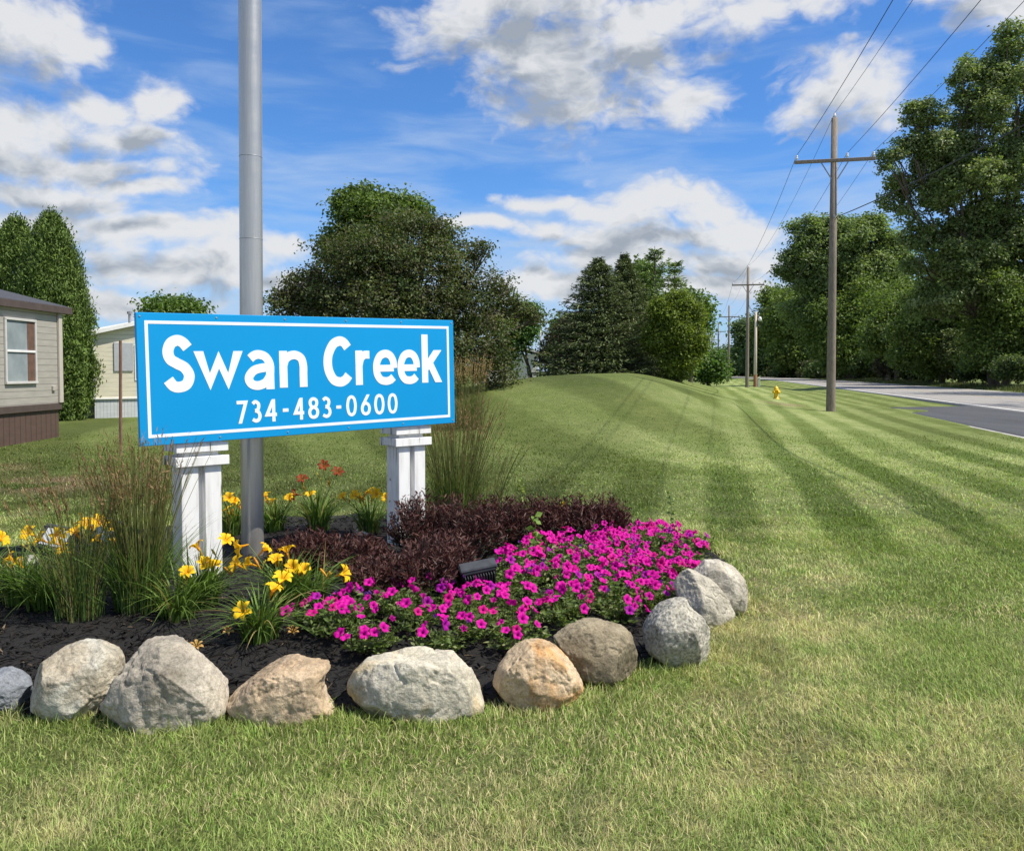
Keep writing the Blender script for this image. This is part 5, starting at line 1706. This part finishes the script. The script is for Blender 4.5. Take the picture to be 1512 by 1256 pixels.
# pale shorter pole by the second one, with its lamp and wire
x = (1115 - CX) / F * 76
o = empty('service_pole', (x, 76, float(zf(x, 76)) - .02), 'shorter pale wooden pole with a lamp beside the second utility pole', 'utility pole')
mb = MB(); tube(mb, [(0, 0, -.4), (0, 0, 3), (0, 0, 6.9)], [.16, .14, .11], 10); mb.build('shaft', M['palepole'], o, True)
mb = MB(); lathe(mb, [(.0, .30), (.10, .28), (.16, .12), (.17, 0), (.12, -.08), (0, -.1)], (.35, -.1, 6.15), 12); lm = mb.build('lamp', M['white'], o, True)
mb = MB(); tube(mb, [(0, 0, 6.5), (.2, -.06, 6.55), (.35, -.1, 6.4)], .03, 6); mb.build('lamp_arm', M['steelgrey'], o, True)
mb = MB(); lathe(mb, [(.165, -.02), (.168, 1.1), (.16, 1.12)], (0, 0, 0), 12); mb.build('reddish_sleeve', simple('rust_sleeve', (.30, .13, .06), .8, .3), o, True)
mb = MB(); span(mb, np.array([x, 76, 6.75]), localpt(1, .1, -.2, 7.2), .12, .014)
tag(mb.build('service_wire', M['wire'], None, True), 'short wire joining the pale pole to the second utility pole', 'wire')
# pale green utility pedestal
x = (1120 - CX) / F * 77
o = empty('utility_pedestal', (x, 77, float(zf(x, 77))), 'small pale green utility pedestal beside the pale pole', 'utility pedestal')
pm = simple('pedestal_green', (.42, .50, .36), .5, .1)
mb = MB(); box(mb, (0, 0, .38), (.24, .24, .80), None, .03); mb.build('body', pm, o)
mb = MB(); box(mb, (0, 0, .83), (.28, .28, .12), None, .04); mb.build('cap', pm, o)


def hydrant(px, py, Y, s, label):
    g = at(px, py, Y); g[2] = float(zf(g[0], g[1]))
    o = empty('fire_hydrant', tuple(g), label, 'fire hydrant', 'yellow hydrants on the verge', .5)
    mb = MB(); lathe(mb, [(.20 * s, -.05), (.20 * s, .04 * s), (.13 * s, .06 * s), (.125 * s, .50 * s), (.17 * s, .52 * s), (.17 * s, .57 * s), (.13 * s, .58 * s)], (0, 0, 0), 18); mb.build('barrel', M['yellow'], o, True)
    mb = MB(); lathe(mb, [(.135 * s, .58 * s), (.13 * s, .66 * s), (.09 * s, .73 * s), (.04 * s, .755 * s), (.04 * s, .80 * s), (0, .80 * s)], (0, 0, 0), 18); mb.build('bonnet', M['yellow'], o, True)
    for a, r in ((0, .075), (PI, .075), (-PI / 2, .10)):
        d = np.array([math.cos(a), math.sin(a), 0]); c = np.array([0, 0, .42 * s])
        mb = MB(); tube(mb, [c + d * .08 * s, c + d * .19 * s, c + d * .192 * s, c + d * .25 * s], [r * .8 * s, r * .8 * s, r * 1.1 * s, r * 1.1 * s], 12); mb.build('outlet', M['yellow'], o, True)


hydrant(1146, 590, 40, .78, 'yellow fire hydrant standing in the dip left of the nearest utility pole')
hydrant(1063, 556, 110, 1.0, 'tiny distant yellow hydrant at the end of the mown path')

# thin pole and white house beyond the berm
x = (798 - CX) / F * 52
mb = MB(); tube(mb, [(0, 0, -.2), (0, 0, 2), (0, 0, 4.4 - float(zf(x, 52)))], [.08, .07, .06], 8)
tube(mb, [(-.0, 0, 4.3 - float(zf(x, 52))), (-.25, 0, 4.35 - float(zf(x, 52)))], [.04, .05], 6)
ob = mb.build('lamp_post', M['steelgrey'], None, True); ob.location = (x, 52, float(zf(x, 52)))
tag(ob, 'thin grey post standing beside the white house beyond the berm', 'post')

# ------------------------------------------------------------------ houses
def siding(name, c, step=.115, vert=False, dark=.55, dirt=.12):
    m, nt, b, o = newmat(name)
    tc = N(nt, 'TexCoord'); sx = N(nt, 'SeparateXYZ'); nt.links.new(tc.outputs['Object'], sx.inputs[0])
    if vert:
        ad = N(nt, 'Math', operation='ADD'); nt.links.new(sx.outputs[0], ad.inputs[0]); nt.links.new(sx.outputs[1], ad.inputs[1]); src = ad.outputs[0]
    else: src = sx.outputs[2]
    dv = N(nt, 'Math', operation='DIVIDE'); nt.links.new(src, dv.inputs[0]); dv.inputs[1].default_value = step
    fr = N(nt, 'Math', operation='FRACT'); nt.links.new(dv.outputs[0], fr.inputs[0])
    n = noise(nt, coord(nt, (.6, .6, 3)), 4, 4)
    base = ramp(nt, n, [(.3, tuple(k * (1 - dirt) for k in c)), (.7, tuple(k * (1 + dirt * .6) for k in c))])
    gp = ramp(nt, fr.outputs[0], [(.0, (dark,) * 3), (.07, (dark,) * 3), (.11, (1, 1, 1))])
    nt.links.new(mix(nt, 1, base, gp, 'MULTIPLY'), b.inputs['Base Color'])
    b.inputs['Roughness'].default_value = .6
    bump(nt, b, fr.outputs[0], 1.0, .02)
    return m


def glassmat():
    m, nt, b, o = newmat('window_glass')
    n = noise(nt, coord(nt), 2, 3)
    nt.links.new(ramp(nt, n, [(.3, (.20, .235, .25)), (.7, (.30, .34, .355))]), b.inputs['Base Color'])
    b.inputs['Roughness'].default_value = .08; b.inputs['Specular IOR Level'].default_value = .6
    return m


M['glass'] = glassmat()
M['shingle'] = simple('dark_shingle', (.05, .052, .06), .9, .35, 18, bmp=.6)
M['brown'] = simple('brown_trim', (.075, .055, .048), .6, .15, 5)
M['skirt'] = siding('brown_skirt', (.092, .058, .046), .20, True, .45)
M['beige'] = siding('beige_siding', (.43, .405, .36), .145, False, .5)
M['cream'] = siding('cream_siding', (.76, .71, .56), .15, False, .7)
M['wskirt'] = siding('white_skirt', (.58, .60, .62), .11, True, .6)

# left home: its long wall runs towards the viewer, the wall seen faces right
cn = at(90, 640, 19.6)
hx = cn[0]; hy1 = 19.6; hy0 = 7.0; gz = float(zf(hx, 15.0))
home = empty('mobile_home', (hx, hy1, gz), 'beige sided mobile home with dark roof and brown skirting at the left edge', 'mobile home')


def hb(mb, x0, x1, y0, y1, z0, z1, bev=0.0):
    box(mb, ((x0 + x1) / 2, (y0 + y1) / 2, (z0 + z1) / 2), (abs(x1 - x0), abs(y1 - y0), abs(z1 - z0)), None, bev)


LEN = hy1 - hy0
eave = CH + (HZ - 463) / F * 19.6 - gz
mb = MB(); hb(mb, -4.4, 0, -LEN, 0, .86, eave); mb.build('wall', M['beige'], home)
mb = MB(); hb(mb, -4.36, -.03, -LEN + .03, -.03, -.25, .70); mb.build('skirting', M['skirt'], home)
mb = MB(); hb(mb, -4.43, .03, -LEN - .03, .03, .70, .86, .01); mb.build('belly_band', M['brown'], home)
mb = MB(); hb(mb, .003, .06, -.10, .045, .862, eave, .008); hb(mb, -.10, -.005, .003, .045, .862, eave, .008); mb.build('corner_trim', simple('beige_trim', (.46, .42, .36), .6, .06), home)
# roof: two slopes with a thick brown fascia
rid = .60; ov = .12
v = []
for y in (-LEN - .35, .35):
    v += [(ov, y, eave + .16), (-2.2, y, eave + .16 + rid), (-4.4 - ov, y, eave + .16), (-4.4 - ov, y, eave + .10), (-2.2, y, eave + .10 + rid), (ov, y, eave + .10)]
q = [[0, 1, 7, 6], [1, 2, 8, 7], [2, 3, 9, 8], [3, 4, 10, 9], [4, 5, 11, 10], [5, 0, 6, 11], [0, 5, 4, 1], [1, 4, 3, 2], [6, 7, 10, 11], [7, 8, 9, 10]]
mb = MB(); mb.add(v, q); rf = mb.build('roof', M['shingle'], home)
mb = MB(); hb(mb, ov - .02, ov + .02, -LEN - .36, .36, eave - .01, eave + .15, .006); hb(mb, -.05, ov - .02, -LEN - .36, .36, eave + .0, eave + .03); mb.build('fascia', M['brown'], rf)
mb = MB()
v = []
for y in (-.01, -.03):
    v += [(0, y, eave), (-2.2, y, eave + rid + .06), (-4.4, y, eave)]
mb.add(v, [[0, 1, 4, 3], [1, 2, 5, 4]], [[0, 2, 1], [3, 4, 5]]); mb.build('gable', M['beige'], home)
# window: found from its photo columns on the wall plane x = hx
def wall_y(px): return hx / ((px - CX) / F)
wy0, wy1 = wall_y(9), wall_y(51)
wz1 = CH + (HZ - 474) / F * wall_y(30) - gz; wz0 = CH + (HZ - 563) / F * wall_y(30) - gz
wy0 -= hy1; wy1 -= hy1


def window(home, x, y0, y1, z0, z1, curtain=True):
    f = .055
    mb = MB()
    hb(mb, x, x + .05, y0 - f, y1 + f, z1, z1 + f, .006); hb(mb, x, x + .06, y0 - f, y1 + f, z0 - f, z0, .006)
    hb(mb, x, x + .045, y0 - f, y0, z0, z1, .006); hb(mb, x, x + .045, y1, y1 + f, z0, z1, .006)
    w = mb.build('window', simple('window_trim', (.50, .49, .46), .6, .06), home)
    mb = MB(); hb(mb, x + .01, x + .012, y0, y1, z0, z1); mb.build('pane', M['glass'], w)
    mb = MB(); hb(mb, x + .014, x + .04, y0 + .002, y1 - .002, (z0 + z1) / 2 - .025, (z0 + z1) / 2 + .025, .004); mb.build('sash_bar', M['white'], w)
    if curtain:
        yw = y1 - y0
        mb = MB(); hb(mb, x + .013, x + .018, y0 + yw * .74, y1 - .004, z0 + .004, (z0 + z1) / 2 - .028); hb(mb, x + .013, x + .018, y0 + yw * .74, y1 - .004, (z0 + z1) / 2 + .028, z1 - .004)
        mb.build('curtain', simple('brown_curtain', (.12, .065, .045), .8, .2), w)


window(home, .002, min(wy0, wy1), max(wy0, wy1), wz0, wz1)
window(home, .002, -LEN + 2.2, -LEN + 3.3, wz0, wz1)
mb = MB(); hb(mb, .002, .05, wall_y(76) - hy1, wall_y(80) - hy1, 1.15, 1.27, .01); mb.build('outlet_box', simple('box_beige', (.36, .33, .28), .6), home)

# cream home behind the sign: gable end to the viewer
c2 = at(139, 617, 28); c2[2] = float(zf(c2[0], 28))
h2 = empty('mobile_home', tuple(c2), 'cream sided mobile home with white skirting partly behind the sign', 'mobile home', None, math.radians(38))
kk = 28 / F
ev2 = CH + (HZ - 494) * kk - c2[2]; sk = CH + (HZ - 589) * kk - c2[2]
W2 = 4.6; D2 = 12; pk = .58
mb = MB(); hb(mb, 0, W2, 0, D2, sk, ev2)
mb.add([(0, .0, ev2), (W2, 0, ev2), (W2 / 2, 0, ev2 + pk), (0, D2, ev2), (W2, D2, ev2), (W2 / 2, D2, ev2 + pk)], [[0, 2, 5, 3], [1, 4, 5, 2]], [[0, 1, 2], [3, 5, 4]])
mb.build('wall', M['cream'], h2)
mb = MB(); hb(mb, .03, W2 - .03, .03, D2, -.2, sk - .002); mb.build('skirting', M['wskirt'], h2)
mb = MB(); hb(mb, -.02, W2 + .02, -.03, -.002, sk - .02, sk + .04, .006); mb.build('base_trim', M['white'], h2)
mb = MB(); v = []
for y in (-.25, D2 + .2):
    v += [(-.12, y, ev2 - .045 + .02), (W2 / 2, y, ev2 + pk + .02), (W2 + .12, y, ev2 - .025), (W2 + .12, y, ev2 + .10), (W2 / 2, y, ev2 + pk + .15), (-.12, y, ev2 + .10)]
q = [[0, 1, 7, 6], [1, 2, 8, 7], [2, 3, 9, 8], [3, 4, 10, 9], [4, 5, 11, 10], [5, 0, 6, 11], [0, 5, 4, 1], [1, 4, 3, 2], [6, 7, 10, 11], [7, 8, 9, 10]]
mb.add(v, q); rf = mb.build('roof', M['white'], h2)
mb = MB(); lathe(mb, [(.05, -.1), (.05, .28), (.09, .28), (.09, .36), (0, .38)], (1.25, .3, ev2 + .48), 8); mb.build('vent_pipe', M['steelgrey'], rf)
xp = lambda px: (px - CX) * kk - c2[0]
zp = lambda py: CH + (HZ - py) * kk - c2[2]
for a, b_ in ((166, 193), (229, 256)):
    mb = MB(); hb(mb, xp(a), xp(b_), -.045, -.004, zp(548), zp(505), .01); mb.build('shutter', simple('grey_shutter', (.36, .38, .40), .6, .08), h2)
mb = MB(); hb(mb, xp(195), xp(227), -.03, -.004, zp(562), zp(508), .006); w = mb.build('window', M['white'], h2)
mb = MB(); hb(mb, xp(197), xp(225), -.036, -.032, zp(559), zp(511)); mb.build('pane', M['glass'], w)
mb = MB(); hb(mb, -.03, .05, -.03, -.003, sk + .04, ev2 - .05, .006); mb.build('corner_trim', M['white'], h2)

# white house far behind the berm
xw = (776 - CX) / F * 58
zw = float(zf(xw, 58))
h3 = empty('white_house', (xw, 58, zw), 'small white house glimpsed between the dark tree and the conifers', 'house')
mb = MB(); hb(mb, -3.5, .85, 0, 8, -.2, CH + (HZ - 523) / F * 58 - zw); mb.build('wall', simple('white_siding', (.72, .70, .62), .6, .08, 3), h3)
et_ = CH + (HZ - 523) / F * 58 - zw
mb = MB(); v = []
for y in (-.3, 8.3):
    v += [(1.15, y, et_ - .02), (-1.3, y, et_ + .75), (-3.8, y, et_ - .02), (-3.8, y, et_ + .14), (-1.3, y, et_ + .95), (1.15, y, et_ + .14)]
mb.add(v, q); mb.build('roof', M['white'], h3)

# weathered stake in front of the cream home
g = at(178, 655, 15.6); g[2] = float(zf(g[0], g[1]))
mb = MB(); tube(mb, [(0, 0, -.2), (.01, 0, .9), (.03, 0, CH + (HZ - 503) / F * 15.6 - g[2])], [.034, .032, .030], 6)
ob = mb.build('wooden_stake', M['stake'], None); ob.location = g
tag(ob, 'thin weathered stake standing in the lawn left of the sign', 'stake')

# ------------------------------------------------------------------ sky, sun, camera
SEL, SAZ = math.radians(56), math.atan2(.97, -.24)     # elevation; clockwise from +Y
w = bpy.data.worlds.new('World'); SC.world = w; w.use_nodes = True
nt = w.node_tree; nt.nodes.clear()
out = nt.nodes.new('ShaderNodeOutputWorld'); bg = nt.nodes.new('ShaderNodeBackground')
nt.links.new(bg.outputs[0], out.inputs[0]); bg.inputs[1].default_value = .12
sky = N(nt, 'TexSky', sky_type='NISHITA'); sky.sun_disc = False; sky.sun_elevation = SEL; sky.sun_rotation = SAZ
sky.air_density = 1.0; sky.dust_density = .4; sky.ozone_density = 2.2
tc = N(nt, 'TexCoord'); sx = N(nt, 'SeparateXYZ'); nt.links.new(tc.outputs['Generated'], sx.inputs[0])


def mth(op, a, b=None, c=None, clamp=False):
    n = N(nt, 'Math', operation=op); n.use_clamp = clamp
    for k, v in enumerate((a, b, c)):
        if v is None: continue
        if hasattr(v, 'is_linked'): nt.links.new(v, n.inputs[k])
        else: n.inputs[k].default_value = v
    return n.outputs[0]


az = mth('ARCTAN2', sx.outputs[0], sx.outputs[1]); el = mth('ARCSINE', sx.outputs[2])
cb = N(nt, 'CombineXYZ'); nt.links.new(az, cb.inputs[0]); nt.links.new(el, cb.inputs[1])
AE = cb.outputs[0]


def dirae(px, py):
    d = ray(px, py); d = d / np.linalg.norm(d)
    return math.atan2(d[0], d[1]), math.asin(d[2])


# cumulus masses: photo column, row, half width, half height -> places on the sky sphere
CL = [(745, 55, 125, 70), (830, 105, 130, 75), (920, 75, 110, 80), (690, 30, 95, 42), (860, 160, 110, 32), (800, -20, 170, 60), (1010, 150, 48, 30), (1045, 138, 40, 24), (1120, 15, 140, 30), (980, 10, 120, 32),
      (1235, 130, 78, 48), (1190, 165, 50, 26), (1290, 150, 44, 36), (1480, 15, 55, 34), (1430, -40, 80, 40),
      (40, 40, 90, 42), (-40, 20, 120, 60), (110, 60, 50, 22),
      (60, 180, 120, 34), (180, 205, 110, 22), (245, 150, 46, 34), (130, 160, 60, 26), (-40, 210, 110, 44), (110, 240, 150, 17), (50, 285, 130, 18), (230, 278, 60, 13), (180, 335, 170, 22), (40, 330, 110, 22),
      (960, 300, 100, 34), (900, 315, 70, 24), (1030, 315, 60, 26), (820, 345, 60, 18), (980, 355, 170, 22), (920, 385, 120, 18), (1080, 345, 70, 20), (1090, 390, 110, 20), (820, 420, 130, 22), (1010, 425, 140, 20),
      (250, 395, 120, 26), (330, 380, 70, 24), (190, 440, 130, 18), (430, 420, 60, 24), (420, 365, 40, 18), (700, 330, 60, 14), (790, 300, 60, 14)]


def mrange(v, a, b, c=0., d=1., smooth=True):
    n = N(nt, 'MapRange'); n.interpolation_type = 'SMOOTHSTEP' if smooth else 'LINEAR'
    nt.links.new(v, n.inputs[0])
    for k, x in enumerate((a, b, c, d)): n.inputs[k + 1].default_value = x
    return n.outputs[0]


# unseen clouds added overhead and behind the viewer to neutralise the blue fill
OUTM = mth('MULTIPLY_ADD', mth('MAXIMUM', mrange(el, .48, .70), mrange(mth('ABSOLUTE', az), .68, .95)), 1.25, -1.1)


def field(vec):
    dmin = None
    nwa = N(nt, 'TexNoise'); nwa.inputs['Scale'].default_value = 7; nwa.inputs['Detail'].default_value = 4; nt.links.new(vec, nwa.inputs['Vector'])
    sb1 = N(nt, 'VectorMath', operation='SUBTRACT'); nt.links.new(nwa.outputs['Color'], sb1.inputs[0]); sb1.inputs[1].default_value = (.5, .5, .5)
    wv = N(nt, 'VectorMath', operation='MULTIPLY_ADD'); nt.links.new(sb1.outputs[0], wv.inputs[0]); wv.inputs[1].default_value = (.10, .06, 0); nt.links.new(vec, wv.inputs[2])
    for (px, py, rx, ry) in CL:
        a, e = dirae(px, py); ia, ie = F / rx * .92, F / ry * .92
        ma = N(nt, 'VectorMath', operation='MULTIPLY_ADD'); nt.links.new(wv.outputs[0], ma.inputs[0]); ma.inputs[1].default_value = (ia, ie, 0); ma.inputs[2].default_value = (-a * ia, -e * ie, 0)
        ln = N(nt, 'VectorMath', operation='LENGTH'); nt.links.new(ma.outputs[0], ln.inputs[0])
        dmin = ln.outputs['Value'] if dmin is None else mth('SMOOTH_MIN', dmin, ln.outputs['Value'], .28)
    mp = N(nt, 'Mapping'); mp.inputs['Scale'].default_value = (1, 1.7, 1); nt.links.new(wv.outputs[0], mp.inputs[0])
    n1 = N(nt, 'TexNoise'); n1.inputs['Scale'].default_value = 13; n1.inputs['Detail'].default_value = 6; n1.inputs['Roughness'].default_value = .57; nt.links.new(mp.outputs[0], n1.inputs['Vector'])
    k = mth('MULTIPLY_ADD', mth('SUBTRACT', n1.outputs['Fac'], .5), 2.0, mth('SUBTRACT', 1.0, dmin))
    k = mth('MAXIMUM', k, mth('MULTIPLY_ADD', mth('SUBTRACT', n1.outputs['Fac'], .5), 2.0, OUTM))
    n2 = N(nt, 'TexNoise'); n2.inputs['Scale'].default_value = 19; n2.inputs['Detail'].default_value = 4; n2.inputs['Roughness'].default_value = .5; nt.links.new(mp.outputs[0], n2.inputs['Vector'])
    bl = mth('ABSOLUTE', mth('MULTIPLY_ADD', n2.outputs['Fac'], 2.0, -1.0))
    k = mth('ADD', mth('MULTIPLY_ADD', bl, 1.0, -.14), k)
    return k, n1.outputs['Fac']


D0, nz = field(AE)
sh = N(nt, 'VectorMath', operation='ADD'); nt.links.new(AE, sh.inputs[0]); sh.inputs[1].default_value = (.018, .042, 0)
D1, nz1 = field(sh.outputs[0])


def mrange(v, a, b, c=0., d=1., smooth=True):
    n = N(nt, 'MapRange'); n.interpolation_type = 'SMOOTHSTEP' if smooth else 'LINEAR'
    nt.links.new(v, n.inputs[0])
    for k, x in enumerate((a, b, c, d)): n.inputs[k + 1].default_value = x
    return n.outputs[0]


cov = mrange(mth('MULTIPLY_ADD', mrange(el, .05, .30, 1, 0, False), .22, D0), -.20, .68)
thick = mrange(D1, -.15, 1.05)
# layered veil, thickening to the horizon
mp = N(nt, 'Mapping'); mp.inputs['Scale'].default_value = (2.2, 11, 1); nt.links.new(AE, mp.inputs[0])
nv = N(nt, 'TexNoise'); nv.inputs['Scale'].default_value = 2.3; nv.inputs['Detail'].default_value = 7; nv.inputs['Roughness'].default_value = .55; nv.inputs['Distortion'].default_value = .5; nt.links.new(mp.outputs[0], nv.inputs['Vector'])
lowf = mrange(el, .02, .36, 1, 0, False)
veil = mth('MULTIPLY', mrange(mth('MULTIPLY_ADD', lowf, .34, nv.outputs['Fac']), .46, .88), mth('MULTIPLY_ADD', lowf, .5, .42), clamp=True)
# tone the clear sky towards the deep blue of the photograph
tone = N(nt, 'Mix', data_type='RGBA', blend_type='MULTIPLY'); tone.inputs[0].default_value = 1.0
nt.links.new(sky.outputs[0], tone.inputs[6]); tone.inputs[7].default_value = (.42, .73, 1.10, 1)
vc = N(nt, 'Mix', data_type='RGBA'); nt.links.new(veil, vc.inputs[0]); nt.links.new(tone.outputs[2], vc.inputs[6]); vc.inputs[7].default_value = (3.3, 4.2, 5.6, 1)
cc = N(nt, 'ValToRGB'); cc.color_ramp.elements[0].position = .12; cc.color_ramp.elements[0].color = (.92, .93, .95, 1); cc.color_ramp.elements[1].position = .95; cc.color_ramp.elements[1].color = (.42, .47, .54, 1)
e_ = cc.color_ramp.elements.new(.5); e_.color = (.72, .75, .79, 1)
nt.links.new(thick, cc.inputs[0])
cs = N(nt, 'VectorMath', operation='SCALE'); nt.links.new(cc.outputs[0], cs.inputs[0]); cs.inputs['Scale'].default_value = 5.7
fin = N(nt, 'Mix', data_type='RGBA'); nt.links.new(mth('MULTIPLY', cov, .96), fin.inputs[0]); nt.links.new(vc.outputs[2], fin.inputs[6]); nt.links.new(cs.outputs[0], fin.inputs[7])
nt.links.new(fin.outputs[2], bg.inputs[0])
w.cycles.sampling_method = 'MANUAL'; w.cycles.sample_map_resolution = 512

sun = bpy.data.lights.new('sun', 'SUN'); sun.energy = 5.0; sun.angle = math.radians(.53); sun.color = (1, .935, .82)
so = bpy.data.objects.new('sun', sun); COL.objects.link(so)
sd = Vector((math.sin(SAZ) * math.cos(SEL), math.cos(SAZ) * math.cos(SEL), math.sin(SEL)))
so.rotation_euler = sd.to_track_quat('Z', 'Y').to_euler(); so.location = sd * 60

cam = bpy.data.cameras.new('camera'); co = bpy.data.objects.new('camera', cam); COL.objects.link(co)
cam.sensor_width = 36; cam.lens = F / 1512 * 36; cam.shift_y = -(628 - CY) / 1512; cam.clip_end = 9000; cam.clip_start = .05
co.location = (0, 0, CH); co.rotation_euler = (PI / 2 + PITCH, 0, 0)
SC.camera = co
SC.view_settings.view_transform = 'Standard'; SC.view_settings.look = 'None'; SC.view_settings.gamma = 1; SC.view_settings.exposure = 0.33
SC.cycles.max_bounces = 6; SC.cycles.diffuse_bounces = 3; SC.cycles.glossy_bounces = 2; SC.cycles.transmission_bounces = 3; SC.cycles.transparent_max_bounces = 6
